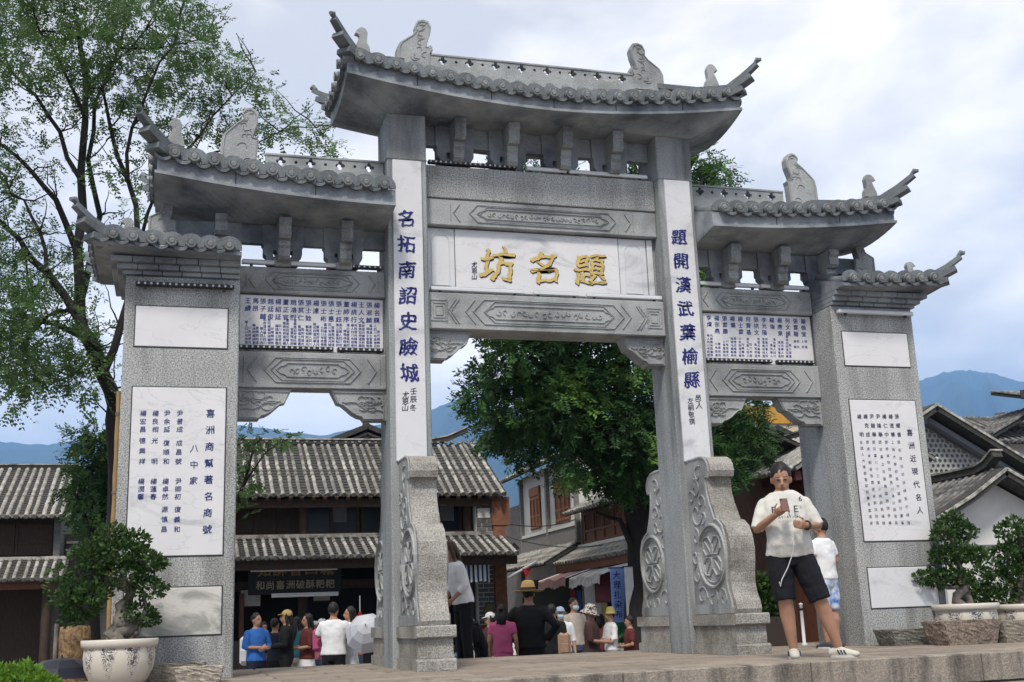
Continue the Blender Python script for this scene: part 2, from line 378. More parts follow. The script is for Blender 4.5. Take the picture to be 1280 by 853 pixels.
def roof(sx, part, xa, xb, yf, yb, ze, h, Lf, ra, rb, zr, inner, zs, spacing, wall_a, p=1.8, disc=.054):
    """a stone roof: lifted eaves, fascia, soffit, tiled top; wall_a = the end at xa stands against a post"""
    yr = (yf + yb) / 2; xm = xa if wall_a else (xa + xb) / 2
    def lx(x): return (max(0, (x - xm) / (xb - xm)) if x > xm else (0 if wall_a else (xm - x) / (xm - xa))) ** p
    def ly(y): return abs((y - yr) / (yb - yr)) ** p
    per = []
    n = 20
    for i in range(n): x = lerp(xa, xb, i / n); per.append((x, yf, Lf * lx(x), i / n, 0.))
    for i in range(10): y = lerp(yf, yb, i / 10); per.append((xb, y, Lf * (.55 + .45 * ly(y)), 1., i / 10))
    for i in range(n): x = lerp(xb, xa, i / n); per.append((x, yb, Lf * lx(x), 1 - i / n, 1.))
    for i in range(10): y = lerp(yb, yf, i / 10); per.append((xa, y, 0 if wall_a else Lf * (.55 + .45 * ly(y)), 0., 1 - i / 10))
    ix0, ix1, iy0, iy1 = inner
    r0 = [(lerp(ix0, ix1, a), lerp(iy0, iy1, b), zs) for _, _, _, a, b in per]
    r1 = [(x, y, ze + l) for x, y, l, _, _ in per]
    r2 = [(x, y, ze + h + l * 1.12) for x, y, l, _, _ in per]
    r3 = [(min(max(x, ra), rb), lerp(yf, yr, .30) if y < yr else lerp(yb, yr, .30), ze + h + (zr - ze - h) * .30 + l * .3) if True else 0 for x, y, l, _, _ in per]
    r4 = [(min(max(x, ra), rb), yr, zr) for x, y, l, _, _ in per]
    k = len(per); V = r0 + r1 + r2 + r4; F = []
    for q in range(3):
        for i in range(k): F.append((q * k + i, q * k + (i + 1) % k, (q + 1) * k + (i + 1) % k, (q + 1) * k + i))
    F.append(tuple(range(k))[::-1])
    mb = MB(); mb.add(V, F); rf = mb.build(part, granite_dk, gate, sx)
    # thin lip at the foot of the fascia
    lip = MB(); loop = [Vector((x + (.012 if a == 1. else 0), y - (.012 if b == 0. else 0) + (.012 if b == 1. else 0), ze + l + .012)) for x, y, l, a, b in per if (b == 0. or a == 1.)]
    lip.bar(loop, .025, .03); lip.build('eave_moulding', granite_dk, rf, sx)
    # joints of the facing slabs
    nj = max(3, int((xb - xa) / .75))
    for i in range(1, nj):
        x = xa + (xb - xa) * i / nj + random.uniform(-.05, .05); l = Lf * lx(x); j_ = MB(); j_.box(x - .004, x + .004, yf - .004, yf + .02, ze + l + .03, ze + h + l * 1.1 - .005); j_.build('slab_joint', mat('dark_joint', (.05, .05, .05), .9), rf, sx)
    # tile rows front and back, then the hip end
    cnt = max(2, int(round((xb - xa - .06) / spacing)))
    def row(px, py, l, qx, qy, dirx, diry):
        z0 = ze + h + l * 1.12 + .045; L_ = math.hypot(qx - px, qy - py); s_end = min(1, math.hypot((qy - py) / (yr - yf), 0) if diry else L_ / (xb - rb))
        pts = []
        for i in range(6):
            s = i / 5; pts.append(Vector((lerp(px, qx, s), lerp(py, qy, s), lerp(z0, lerp(z0, zr + .04, s_end), s ** 1.6))))
        e = pts[0] + Vector((dirx, diry, 0)) * .05
        t = MB(); t.tube([e + Vector((0, 0, -.004))] + pts, disc * 1.12, 8)
        t.tube([e + Vector((dirx, diry, -.25)) * .028, e], disc, 14, m=1)
        e2 = e + Vector((dirx, diry, -.25)) * .028
        t.bar([e2 + Vector((dirx, diry, -.25)) * .004 + Vector((-diry, dirx, 0)) * (disc * .86 * math.cos(a)) + Vector((0, 0, disc * .86 * math.sin(a))) for a in np.linspace(0, 2 * math.pi, 15)], .014, .012, up=Vector((dirx, diry, .01))); t.tube([e2 + Vector((dirx, diry, -.25)) * .008, e2], [disc * .40, disc * .48], 10, m=1)
        # arched collar of the next tile up, standing over the face
        tx0 = Vector((-diry, dirx, 0)); c0 = e - Vector((dirx, diry, 0)) * .045 + Vector((0, 0, .0))
        t.bar([c0 + tx0 * (disc * 1.75 * math.cos(a)) + Vector((0, 0, disc * 1.55 * math.sin(a) - .012)) for a in np.linspace(-.25, math.pi + .25, 13)], .07, .020, up=Vector((dirx, diry, .01)))
        t.build('cover_tile', [tile_grey, tile_edge], rf, sx)
        # drip tile beside it: a hanging smile-shaped lip
        tx, ty = -diry, dirx; w2 = spacing / 2; d = MB(); A = []
        c = e + Vector((tx, ty, 0)) * w2 * (1 if True else -1)
        for i in range(9):
            u = -1 + i / 4.; zz = -.035 - .055 * (1 - u * u)
            A.append((c + Vector((tx, ty, 0)) * (u * w2 * .92) + Vector((0, 0, zz)), c + Vector((tx, ty, 0)) * (u * w2 * .92) + Vector((0, 0, zz + .034))))
        V = []; F = []
        for lo, hi in A:
            bk = Vector((-dirx, -diry, .15)) * .12; V += [lo, hi, hi + bk, lo + bk]
        for i in range(8):
            for q in range(4): F.append((i * 4 + q, i * 4 + (q + 1) % 4, i * 4 + 4 + (q + 1) % 4, i * 4 + 4 + q))
        F += [(0, 1, 2, 3), (35, 34, 33, 32)]
        d.add(V, F); d.build('drip_tile', [tile_grey], rf, sx)
    for i in range(cnt):
        x = xa + .05 + (xb - xa - .10) * (i + .4) / cnt
        t = 1.
        if x > rb: t = max(.12, (xb - x) / (xb - rb))
        if x < ra and not wall_a: t = max(.12, (x - xa) / (ra - xa))
        row(x, yf, Lf * lx(x), x, lerp(yf, yr, t), 0, -1); row(x, yb, Lf * lx(x), x, lerp(yb, yr, t), 0, 1)
    m_ = int(round((yb - yf - .1) / spacing))
    for i in range(m_):
        y = yf + .05 + (yb - yf - .10) * (i + .5) / m_; t = max(.12, 1 - abs(y - yr) / (yb - yr))
        row(xb, y, Lf * (.55 + .45 * ly(y)), lerp(xb, rb, t), y, 1, 0)
        if not wall_a: row(xa, y, Lf * (.55 + .45 * ly(y)), lerp(xa, ra, t), y, -1, 0)
    return rf, yr

def hips(sx, rf, rb, yr, zr, xb, yf, zc, tip, yb, ends=(1,)):
    """hip ridges with long upturned horns; front and back"""
    for s in (0, 1):
        fy = (lambda y: y) if s == 0 else (lambda y: 2 * yr - y)
        b = MB(); T = Vector(tip); Cn = Vector((xb, yf, zc)); Rg = Vector((rb, yr, zr))
        mid = Rg.lerp(Cn, .55) + Vector((0, 0, -.04)); near = Rg.lerp(Cn, .92); T = near.lerp(T, .94)
        path = [Rg, mid, near, near.lerp(T, .5) + Vector((0, 0, -.015)), T]
        path = [Vector((p.x, fy(p.y), p.z)) for p in path]
        b.bar([p + Vector((0, 0, .045)) for p in path], [.10, .10, .10, .09, .075], [.06, .06, .06, .058, .052])
        hk = path[-1] + Vector((0, 0, .045)); dr = (path[-1] - path[-2]).normalized()
        b.tube([hk - dr * .04 + Vector((0, 0, .03)), hk + dr * .01 + Vector((0, 0, .045)), hk + dr * .06 + Vector((0, 0, .01))], [.02, .035, .02], 8)
        b.build('hip_ridge', tile_grey, rf, sx)
        b = MB(); e2 = near.lerp(T, .80) + Vector((.0, .0, -.045)); p2 = [mid, near, e2]
        b.bar([Vector((p.x, fy(p.y), p.z)) + Vector((0, 0, -.01)) for p in p2], .14, [.08, .085, .06]); b.build('hip_ridge', tile_grey, rf, sx)
        b = MB(); e3 = near.lerp(T, .52) + Vector((.0, 0, -.075)); p3 = [near.lerp(mid, .3), near, e3]
        b.bar([Vector((p.x, fy(p.y), p.z)) + Vector((0, 0, -.06)) for p in p3], .17, [.09, .09, .06]); b.build('hip_ridge', tile_grey, rf, sx)

def silhouette(name, pts, Y, th, rf, sx=1, org=None, sc=1, relief=True):
    """carved slab whose outline is given by (x, z) points already in metres"""
    b = MB(); b.prism(pts, 'y', Y - th / 2, Y + th / 2)
    cx = sum(p[0] for p in pts) / len(pts); cz = sum(p[1] for p in pts) / len(pts)
    if relief:
        b.line([(cx + (p[0] - cx) * .88, cz + (p[1] - cz) * .9) for p in pts], .016, Y - th / 2, .010, True)
        zs_ = [p[1] for p in pts]; z0, z1 = min(zs_), max(zs_)
        rr = random.Random(int(abs(cx) * 100))
        for i in range(9):          # loose carved scrolls
            t = rr.uniform(.12, .85); zz = lerp(z0, z1, t); r = rr.uniform(.025, .05); x_ = cx + rr.uniform(-.09, .09) * (1 - t); a0 = rr.uniform(0, 6)
            b.line([(x_ + r * math.cos(q + a0), zz + r * (.6 + .1 * q) * math.sin(q + a0)) for q in np.linspace(0, 3.4, 8)], .009, Y - th / 2, .008)
        tz = max(pts, key=lambda p: p[1]); b.line([(tz[0] + (.045 - .006 * q) * math.cos(q), tz[1] - .055 + (.045 - .006 * q) * math.sin(q)) for q in np.linspace(0, 6, 16)], .010, Y - th / 2, .010)
    return b.build(name, granite_carve, rf, sx)
def px_outline(crop, sc, pts, Y): return [(lambda v: (v.x, v.z))(at_y(crop[0] + a * sc, crop[1] + b * sc, Y)) for a, b in pts]
flip = lambda P: [(-a, b) for a, b in P][::-1]
k200 = 200 / 853
fish_c = flip(px_outline((380, 0), k200, [(487, 380), (489, 270), (505, 240), (535, 220), (570, 200), (590, 178), (586, 150), (600, 124), (628, 118), (658, 128), (672, 158), (666, 200), (652, 240), (648, 268), (664, 270), (676, 260), (682, 284), (668, 310), (672, 395)], .47))
fish_s = flip(px_outline((160, 120), 180 / 853, [(541, 430), (548, 290), (560, 240), (600, 205), (650, 165), (690, 140), (680, 105), (700, 85), (725, 82), (755, 95), (772, 130), (768, 180), (748, 230), (737, 262), (776, 275), (768, 298), (758, 450)], .40))
fish_p = flip(px_outline((80, 230), 240 / 1204, [(525, 345), (530, 215), (565, 200), (602, 183), (622, 140), (650, 117), (690, 128), (682, 190), (668, 235), (706, 245), (710, 350)], .40))
bird = [(-.085, 0), (-.075, .06), (-.045, .10), (-.05, .15), (-.055, .19), (-.03, .235), (.02, .24), (.06, .215), (.085, .18), (.05, .175), (.035, .15), (.06, .10), (.085, .05), (.09, 0)]

def ridge(sx, rf, x0, x1, yr, z0, z1, unit=.36, both=False):
    holes = []; zc = (z0 + z1) / 2; n = max(1, int(round((x1 - x0) / unit))); u = (x1 - x0) / n
    for i in range(n):
        c = x0 + u * (i + .5); r = .021
        q = []
        for a in range(4):       # four-leaf opening
            ca = a * math.pi / 2; q += [(c + .032 * math.cos(ca) + r * math.cos(ca + t), zc + .032 * math.sin(ca) + r * math.sin(ca + t)) for t in np.linspace(-1.9, 1.9, 7)]
        holes.append(q)
        if i < n - 1: holes.append(circ(c + u / 2, zc, .018, 8))
    b = MB(); b.plate([(x0, z0), (x1, z0), (x1, z1), (x0, z1)], holes, 'y', yr - .05, yr + .05)
    b.box(x0, x1, yr - .065, yr + .065, z0 - .16, z0 - .002); b.box(x0, x1, yr - .06, yr + .06, z1 + .002, z1 + .022)
    b.build('ridge_board', granite_carve, rf, sx)

# --- centre roof
rfc, yrc = roof(1, 'roof', -2.292, 2.292, -.21, 1.15, 5.868, .15, .225, -1.55, 1.55, 6.47, (-1.82, 1.82, .17, .77), 5.862, .195, False)
ridge(1, rfc, -1.26, 1.26, yrc, 6.625, 6.735, .315)
for sx in (1, -1):
    hips(sx, rfc, 1.56, yrc, 6.60, 2.26, -.18, 6.33, (2.478, -.414, 6.575), 1.15)
    silhouette('ridge_fish', fish_c, yrc, .12, rfc, sx)
    for fy in (.06, 2 * yrc - .06): silhouette('ridge_bird', [(2.085 + a, 6.47 + b * 1.28) for a, b in bird], fy, .07, rfc, sx, relief=False)
# --- side roofs and pier roofs
for sx in (1, -1):
    rfs, yrs = roof(sx, 'roof', 1.80, 4.169, -.25, 1.05, 4.625, .17, .185, 1.80, 3.45, 5.03, (1.81, 3.42, .33, .49), 4.56, .197, True, p=2.0)
    ridge(sx, rfs, 1.815, 3.08, yrs, 5.215, 5.335, .30)
    hips(sx, rfs, 3.46, yrs, 5.20, 4.14, -.22, 5.08, (4.364, -.50, 5.30), 1.05)
    silhouette('ridge_fish', fish_s, yrs, .11, rfs, sx)
    for fy in (-.06, 2 * yrs + .06): silhouette('ridge_bird', [(4.0 + a, 5.18 + b * 1.2) for a, b in bird], fy, .07, rfs, sx, relief=False)
    rfp, yrp = roof(sx, 'roof', 3.345, 4.70, -.29, 1.11, 3.985, .045, .07, 3.345, 4.16, 4.26, (3.36, 4.40, .02, .95), 3.98, .195, True, p=2.2, disc=.052)
    hips(sx, rfp, 4.17, yrp, 4.28, 4.66, -.26, 4.13, (4.906, -.437, 4.335), 1.11)
    silhouette('ridge_fish', fish_p, yrp - .01, .10, rfp, sx)
    for fy in (-.07, 2 * yrp + .07): silhouette('ridge_bird', [(4.42 + a * .85, 4.18 + b * .85) for a, b in bird], fy, .06, rfp, sx, relief=False)
    b = MB(); b.box(3.36, 4.0, yrp - .05, yrp + .05, 4.24, 4.32); b.build('ridge_board', granite_dk, rfp, sx)

# --- piers with marble panels
zsP = dict(u0=3.118, u1=3.519, l0=1.119, l1=2.716, b0=.395, b1=.827)
for sx in (1, -1):
    b = MB(); b.box(PE, PQ, 0, .42, -.01, 3.83, .012); pier = b.build('pier', granite_lt, gate, sx)
    b = MB(); b.box(PE + .012, PQ - .012, .424, 1.0, -.01, 3.82, .012); b.build('rear_post', granite, pier, sx)
    for k, (za, zb, mt, pr) in enumerate(((zsP['u0'], zsP['u1'], marble_w, .012), (zsP['l0'], zsP['l1'], marble_w, .012), (zsP['b0'], zsP['b1'], marble_g if sx < 0 else marble_w2, .012))):
        b = MB(); b.box(3.456, 4.32, -pr, .02, za, zb, .004); b.build('marble_panel', mt, pier, sx)
        b = MB()
        for x0, x1, z0, z1 in ((3.445, 4.331, za - .011, za - .002), (3.445, 4.331, zb + .002, zb + .011), (3.445, 3.454, za, zb), (4.322, 4.331, za, zb)): b.box(x0, x1, -.004, .01, z0, z1)
        b.build('panel_joint', mat('dark_joint', (.05, .05, .05), .9), pier, sx)
    # corbelled brick courses below the eave
    for k, (z0, z1, oh) in enumerate(((3.832, 3.872, .035), (3.874, 3.926, .085), (3.928, 3.982, .145))):
        n = 6
        for i in range(n):
            xa = lerp(PE, PQ + oh, i / n); xb = lerp(PE, PQ + oh, (i + 1) / n)
            b = MB(); b.box(xa + .003, xb - .003, -oh, .3, z0, z1, .004); b.build('corbel_brick', granite_dk, pier, sx)
        b = MB(); b.box(PE, PQ + oh, .303, 1.0 + oh, z0, z1, .004); b.build('corbel_course', granite_dk, pier, sx)

# --- round... square posts with marble strips
for sx in (1, -1):
    b = MB(); b.box(CI, CO, CY0, CY1, -.01, 5.885, .012); post = b.build('post', granite, gate, sx)
    b = MB(); b.box(1.433, 1.751, CY0 - .028, CY0 + .01, 2.03, 5.316, .004); b.build('marble_strip', marble_w2, post, sx)
    b = MB(); b.box(CI - .004, CO + .004, CY0 - .006, CY1 + .006, 5.33, 5.342); b.build('post_joint', granite_dk, post, sx)
    # drum stones front and back
    prof = [(0, .40), (-.94, .40), (-.955, .44), (-.93, .52), (-.885, .60), (-.862, .70), (-.872, .80), (-.90, .92), (-.91, 1.04), (-.89, 1.16), (-.83, 1.27), (-.74, 1.33), (-.66, 1.345), (-.62, 1.42), (-.56, 1.52), (-.52, 1.62), (-.50, 1.74), (-.505, 1.80),
            (-.58, 1.80), (-.60, 1.86), (-.585, 1.93), (-.54, 1.985), (-.46, 2.02), (-.36, 2.03), (0, 2.03)]
    for sy in (1, -1):
        f = (lambda u: CY0 + u) if sy > 0 else (lambda u: CY1 - u)
        prf = [(f(u), z) for u, z in prof]; x0, x1 = 1.588 - .135, 1.588 + .135
        ds = MB(); ds.prism([(f(u * .995), z) for u, z in [(-.99, 0), (-.99, .085), (-.965, .105), (0, .105), (0, 0)]], 'x', 1.588 - .185, 1.588 + .185)
        ds.prism([(f(u), z) for u, z in [(-.945, .107), (-.945, .285), (0, .285), (0, .107)]], 'x', 1.588 - .165, 1.588 + .165)
        ds.prism([(f(u), z) for u, z in [(-.985, .287), (-1.0, .30), (-1.0, .385), (-.985, .398), (0, .398), (0, .287)]], 'x', 1.588 - .185, 1.588 + .185)
        pl = ds.build('drum_base', pebble, post, sx)
        b = MB(); b.prism(prf, 'x', x0, x1); b.build('drum_stone', pebble, post, sx)
        # carved cheeks: smooth slab, border, wheel with four petals, scrolls
        for cx, sgn in ((x0, -1), (x1, 1)):
            c = MB(); inn = [(u * .90 - .005, .42 + (z - .40) * .985) for u, z in prof]
            V = []; F = []
            c.line([(p[0], p[1]) for p in inn[1:]], .035, 0, .012)
            def ringl(u0, z0, r, wd, dp): c.line([(u0 + r * math.cos(t), z0 + r * 1.0 * math.sin(t)) for t in np.linspace(0, 2 * math.pi, 32, endpoint=False)], wd, 0, dp, True)
            uc, zc = -.505, .985; ringl(uc, zc, .315, .04, .03); ringl(uc, zc, .27, .014, .016)
            for a in range(4):
                ca = a * math.pi / 2 + math.pi / 4
                pet = [(uc + math.cos(ca) * r - math.sin(ca) * q, zc + math.sin(ca) * r + math.cos(ca) * q) for r, q in ((.03, .0), (.10, .085), (.19, .09), (.25, .02), (.25, -.02), (.19, -.09), (.10, -.085))]
                c.line(pet, .022, 0, .02, True)
                c.line([(uc + math.cos(ca) * r, zc + math.sin(ca) * r) for r in (.05, .15, .22)], .02, 0, .016)
            rr = random.Random(3)
            for u0, z0, s0 in ((-.2, 1.7, .12), (-.3, 1.85, .1), (-.2, 1.45, .14), (-.33, 1.55, .1), (-.14, 1.2, .1), (-.12, .8, .1), (-.2, .58, .13), (-.45, .56, .12), (-.68, .55, .1), (-.35, 1.4, .08), (-.1, 1.0, .08), (-.1, 1.62, .08)):
                a0 = rr.uniform(0, 6); d = rr.choice((1, -1))
                c.line([(u0 + s0 * (1 - q / 7) * math.cos(a0 + d * q), z0 + s0 * (1 - q / 7) * math.sin(a0 + d * q)) for q in np.linspace(0, 5.6, 16)], .022, 0, .016)
            c.xf(lambda p: Vector((cx + sgn * (-p.y) , f(p.x), p.z)))
            c.build('carved_cheek', granite_carve, post, sx)
            c = MB(); c.prism([(f(u * .93), .402 + (z - .40) * .995) for u, z in prof], 'x', cx, cx + sgn * .004); c.build('smooth_cheek', granite_carve, post, sx)
            c = MB(); c.box(cx, cx + sgn * .03, f(-.86), f(-.02), .402, .50); c.build('cheek_plinth', granite, post, sx)

# --- beams and carved bands
def carve(b, xc, half, z0, z1, y, big=True, sc=1.0):
    """cartouche with pointed ends, chevrons either side, scrollwork inside"""
    h = z1 - z0; zc = (z0 + z1) / 2; m = h * .12; q = .018 * sc; d = .012
    A = half * .62
    for k, wd in ((1.0, q), (.86, q * .7)):
        hh = (h / 2 - m) * k
        b.line([(xc - A * k - h * .06, zc), (xc - A * k + h * .28, zc + hh), (xc + A * k - h * .28, zc + hh), (xc + A * k + h * .06, zc), (xc + A * k - h * .28, zc - hh), (xc - A * k + h * .28, zc - hh)], wd, y, d, True)
    i = (h / 2 - m) * .55; a = A - h * .42
    b.line([(xc - a, zc - i * .5), (xc - a - .04, zc), (xc - a, zc + i * .5), (xc - a + .05, zc + i * .7), (xc - a + .07, zc + i), (xc + a - .07, zc + i), (xc + a - .05, zc + i * .7), (xc + a, zc + i * .5), (xc + a + .04, zc), (xc + a, zc - i * .5),
            (xc + a - .05, zc - i * .7), (xc + a - .07, zc - i), (xc - a + .07, zc - i), (xc - a + .05, zc - i * .7)], q * .8, y, d, True)
    rr = random.Random(int(half * 100)); n = max(4, int(2 * a / (h * .22)))
    for j in range(n):
        x = xc - a + .08 + (2 * a - .16) * (j + .5) / n; s = i * .5; a0 = rr.uniform(0, 6); dd = rr.choice((1, -1)); zz = zc + rr.uniform(-.25, .25) * i
        b.line([(x + s * (1 - t / 6) * math.cos(a0 + dd * t), zz + s * (1 - t / 6) * math.sin(a0 + dd * t)) for t in np.linspace(0, 4.4, 9)], q * .55, y, d * .9)
    for sg in (-1, 1):
        for off in ((h * .30,) if big else ()):
            x = xc + sg * (A + off); hh = h / 2 - m
            b.line([(x - sg * h * .30, zc + hh), (x, zc), (x - sg * h * .30, zc - hh)], q, y, d)
        x = xc + sg * min(half * .86, A + h * .75)
        for off in ((0, h * .10) if big else (0,)): b.line([(x + sg * off - sg * h * .26, zc + h / 2 - m), (x + sg * off, zc), (x + sg * off - sg * h * .26, zc - h / 2 + m)], q, y, d)
        b.line([(x + sg * h * .12, zc - h / 2 + m), (x + sg * h * .12, zc + h / 2 - m)], q * .5, y, d * .7)
        if big:      # fretwork squares at the ends
            xe = xc + sg * (half - h * .35); s = h * .26
            for k in (1, .72, .45): b.line([(xe - s * k, zc - s * k * 1.2), (xe + s * k * .9, zc - s * k * 1.2), (xe + s * k * .9, zc + s * k * 1.2), (xe - s * k, zc + s * k * 1.2), (xe - s * k, zc - s * k * .6)], q * .45, y, d * .7)
            xe = xc + sg * (A + h * .17)
def beam(name, x0, x1, y0, y1, z0, z1, mt, cv=None, sx=1, m=.0):
    b = MB(); b.box(x0, x1, y0, y1, z0, z1, .008); o = b.build(name, mt, gate, sx)
    if cv is not None:
        c = MB(); carve(c, (x0 + x1) / 2, (x1 - x0) / 2, z0 + .02, z1 - .02, y0 - .001, cv); c.build('carving', granite_carve, o, sx)
    return o
XB = CI - .002
beam('beam', -XB, XB, .315, .64, 4.969, 5.348, granite_lt)
beam('beam', -XB, XB, .332, .62, 4.66, 4.965, granite_carve, False)
lb = beam('beam', -XB, XB, .275, .66, 3.467, 3.869, granite_carve, True)
# name board
nb = MB(); nb.box(-XB, XB, .43, .55, 3.872, 4.657); board = nb.build('name_board', granite, gate)
b = MB(); b.box(-1.02, .905, .405, .432, 3.93, 4.645, .004); b.build('marble_tablet', marble_w, board)
for x0, x1 in ((-1.345, -1.028), (.913, 1.25)):
    b = MB(); b.box(x0, x1, .408, .432, 3.93, 4.645, .004)
    xm = (x0 + x1) / 2; b.line([(xm - .10, 3.99), (xm - .10, 4.52), (xm - .06, 4.57), (xm + .06, 4.57), (xm + .10, 4.52), (xm + .10, 3.99)], .012, .408, .008, True); b.build('marble_side_panel', marble_w2, board)
b = MB(); b.box(1.262, 1.33, .40, .432, 3.93, 4.645, .004); b.build('marble_edge', marble_w2, board)
BR = 0.30
def title_char(ch, px, py, hpx):
    p = at_y(px, py, .40); q = at_y(px, py + hpx, .40); s = (p - q).length * .97
    b = MB()
    letter(b, ch, p.x, p.z, s, .396, .013, 1.0, BR, step=.0016)
    b.build('gold_character', gold, board)
    b = MB(); letter(b, ch, p.x + .007, p.z - .009, s, .4035, .018, 1.0, BR, step=.0003); b.build('character_shade', ink_dark, board)  # dark copy set lower right behind the gold: its shade, painted
title_char('坊', 622, 331, 48); title_char('名', 679, 334, 44); title_char('題', 738, 338, 44)
b = MB()
for i, ch in enumerate('尤恩山'): p = at_y(593, 331 + 7.5 * i, .40); letter(b, ch, p.x, p.z, .07, .4005, .01, 1, BR)
b.build('signature', ink_dark, board)

# corner brackets under the beams
def bracket(xw, dirx, wd, z0, z1, y0, y1, sx):
    h = z1 - z0
    P = [(0, z0), (.40, z0), (.44, z0 + h * .10), (.52, z0 + h * .13), (.62, z0 + h * .24), (.72, z0 + h * .40), (.80, z0 + h * .52), (.88, z0 + h * .56), (1.0, z1), (0, z1)]
    pts = [(xw + dirx * u * wd, z) for u, z in P]
    if dirx < 0: pts = pts[::-1]
    b = MB(); b.prism(pts, 'y', y0, y1); o = b.build('corner_bracket', granite_carve, gate, sx)
    c = MB(); cx = sum(p[0] for p in pts) / len(pts); cz = sum(p[1] for p in pts) / len(pts)
    c.line([(cx + (p[0] - cx) * .9, cz + (p[1] - cz) * .86) for p in pts], .018, y0, .014, True)
    rr = random.Random(int(wd * 77))
    for j in range(9):
        u = rr.uniform(.1, .62); t = rr.uniform(.3, .85); s = rr.uniform(.035, .07); a0 = rr.uniform(0, 6); d = rr.choice((1, -1))
        c.line([(xw + dirx * u * wd + s * (1 - q / 7) * math.cos(a0 + d * q) * 1.3, z0 + t * h * (1 if u < .5 else .75) + h * .12 * (u > .5) + s * (1 - q / 7) * math.sin(a0 + d * q)) for q in np.linspace(0, 5, 11)], .014, y0, .016)
    c.line([(xw + dirx * wd * u, z0 + h * (.22 + .55 * u + .06 * math.sin(u * 14))) for u in np.linspace(.05, .8, 14)], .016, y0, .016)
    c.build('carving', granite_carve, o, sx)
for sx in (1, -1):
    bracket(CI, -1, .50, 3.146, 3.464, .36, .56, sx)
    # side bays
    XS0, XS1 = CO + .002, PE - .002
    beam('beam', XS0, XS1, .385, .60, 3.816, 4.10, granite_carve, False, sx)
    beam('beam', XS0, XS1, .375, .62, 2.811, 3.19, granite_carve, False, sx)
    ip = MB(); ip.box(XS0, XS1, .445, .54, 3.192, 3.813); o = ip.build('inscribed_board', granite, gate, sx)
    q = MB(); q.box(XS0 + .02, XS1 - .02, .425, .446, 3.205, 3.80, .004); q.build('marble_tablet', marble_w, o, sx)
    bracket(CO, 1, .58, 2.489, 2.808, .41, .57, sx); bracket(PE, -1, .56, 2.489, 2.808, .41, .57, sx)

# --- bracket sets (dougong)
def dougong(x, z0, z1, yb, sx, wide=.21):
    h = z1 - z0; d = MB(); w_ = wide
    # cross plate with stepped wings and square openings, lying in the wall plane
    out_ = [(x - w_ * .72, z0 + .03), (x - w_ * .85, z0 + h * .10), (x - w_ * .85, z0 + h * .24), (x - w_, z0 + h * .30), (x - w_, z0 + h * .50), (x - w_ * 1.08, z0 + h * .54), (x - w_ * 1.08, z1), (x + w_ * 1.08, z1), (x + w_ * 1.08, z0 + h * .54),
            (x + w_, z0 + h * .50), (x + w_, z0 + h * .30), (x + w_ * .85, z0 + h * .24), (x + w_ * .85, z0 + h * .10), (x + w_ * .72, z0 + .03)]
    hs = [[(x + s * w_ * .36 - .028, z0 + h * a), (x + s * w_ * .36 + .028, z0 + h * a), (x + s * w_ * .36 + .028, z0 + h * (a + .15)), (x + s * w_ * .36 - .028, z0 + h * (a + .15))] for s in (-1, 1) for a in (.24,)]
    d.plate(out_, hs, 'y', yb - .07, yb + .07)
    o = d.build('bracket_set', granite_dk, gate, sx)
    b = MB(); b.box(x - .085, x + .085, yb - .10, yb + .10, z0, z0 + .075, .006); b.build('bearing_block', granite, o, sx)
    for zt, zb, yo, hw in ((z0 + h * .99, z0 + h * .53, .36, .062), (z0 + h * .525, z0 + h * .09, .25, .060)):
        for sy in (-1, 1):
            b = MB(); hh = zt - zb
            P = [(0, zt), (-yo, zt), (-yo - .01, zt - hh * .3), (-yo + .02, zt - hh * .42), (-yo + .012, zt - hh * .85), (-yo + .05, zb), (0, zb)]
            b.prism([(yb + sy * -u, z) for u, z in P], 'x', x - hw, x + hw); b.build('bracket_arm', granite, o, sx)
for x in (-.985, -.365, .27, .88): dougong(x, 5.352, 5.862, .48, 1)
b = MB(); b.box(-XB, XB, .44, .52, 5.63, 5.86); b.build('frieze', granite_dk, gate)
for sx in (1, -1):
    for x in (2.25, 2.89, 3.53): dougong(x, 4.105, 4.56, .45, sx, .20)
    b = MB(); b.box(CO + .002, 4.05, .41, .49, 4.36, 4.56); b.build('frieze', granite_dk, gate, sx)

# --- inscriptions
class Ink(MB):
    def __init__(s, ink): super().__init__(); s.ink = ink
    def done(s):
        if s.v: kind(s.build('small_inscription', s.ink, gate), 'stuff')
def column_text(b, chars, px, py0, py1, Y, size, bold=.012, brush=BR, wx=1):
    n = len(chars)
    for i, ch in enumerate(chars):
        if ch == ' ': continue
        t = i / (n - 1) if n > 1 else 0
        p = at_y(lerp(px[0], px[1], t), lerp(py0, py1, t), Y)
        if size < .06: letter(b, ch, p.x, p.z, size, Y, bold, wx, brush)
        else:                   # characters large enough to tell apart are pieces of their own
            c = MB(); letter(c, ch, p.x, p.z, size, Y, bold, wx, brush); c.build('character', b.ink, gate)
ym = CY0 - .0295
b = Ink(ink_blue); column_text(b, '名拓南詔史瞼城', (507, 512), 273, 466, ym, .205, .024); b.done()
b = Ink(ink_dark); column_text(b, '壬辰冬', (517, 516.5), 489, 510, ym, .075); column_text(b, '尤恩山', (507, 506.5), 494, 510, ym, .075); b.done()
b = Ink(ink_blue); column_text(b, '題開漢武葉榆縣', (849, 865), 297, 475, ym, .20, .024); b.done()
b = Ink(ink_dark); column_text(b, '邑人', (873, 874), 498, 507, ym, .085); column_text(b, '左嗣敬撰', (863, 865), 501, 527, ym, .075); b.done()
yp = -.0135
b = Ink(ink_blue)
column_text(b, '喜洲商幫著名商號', (263, 259), 517, 662, yp, .088, .018, BR)
column_text(b, '八中家', (243, 242), 561, 601, yp, .078, .014)
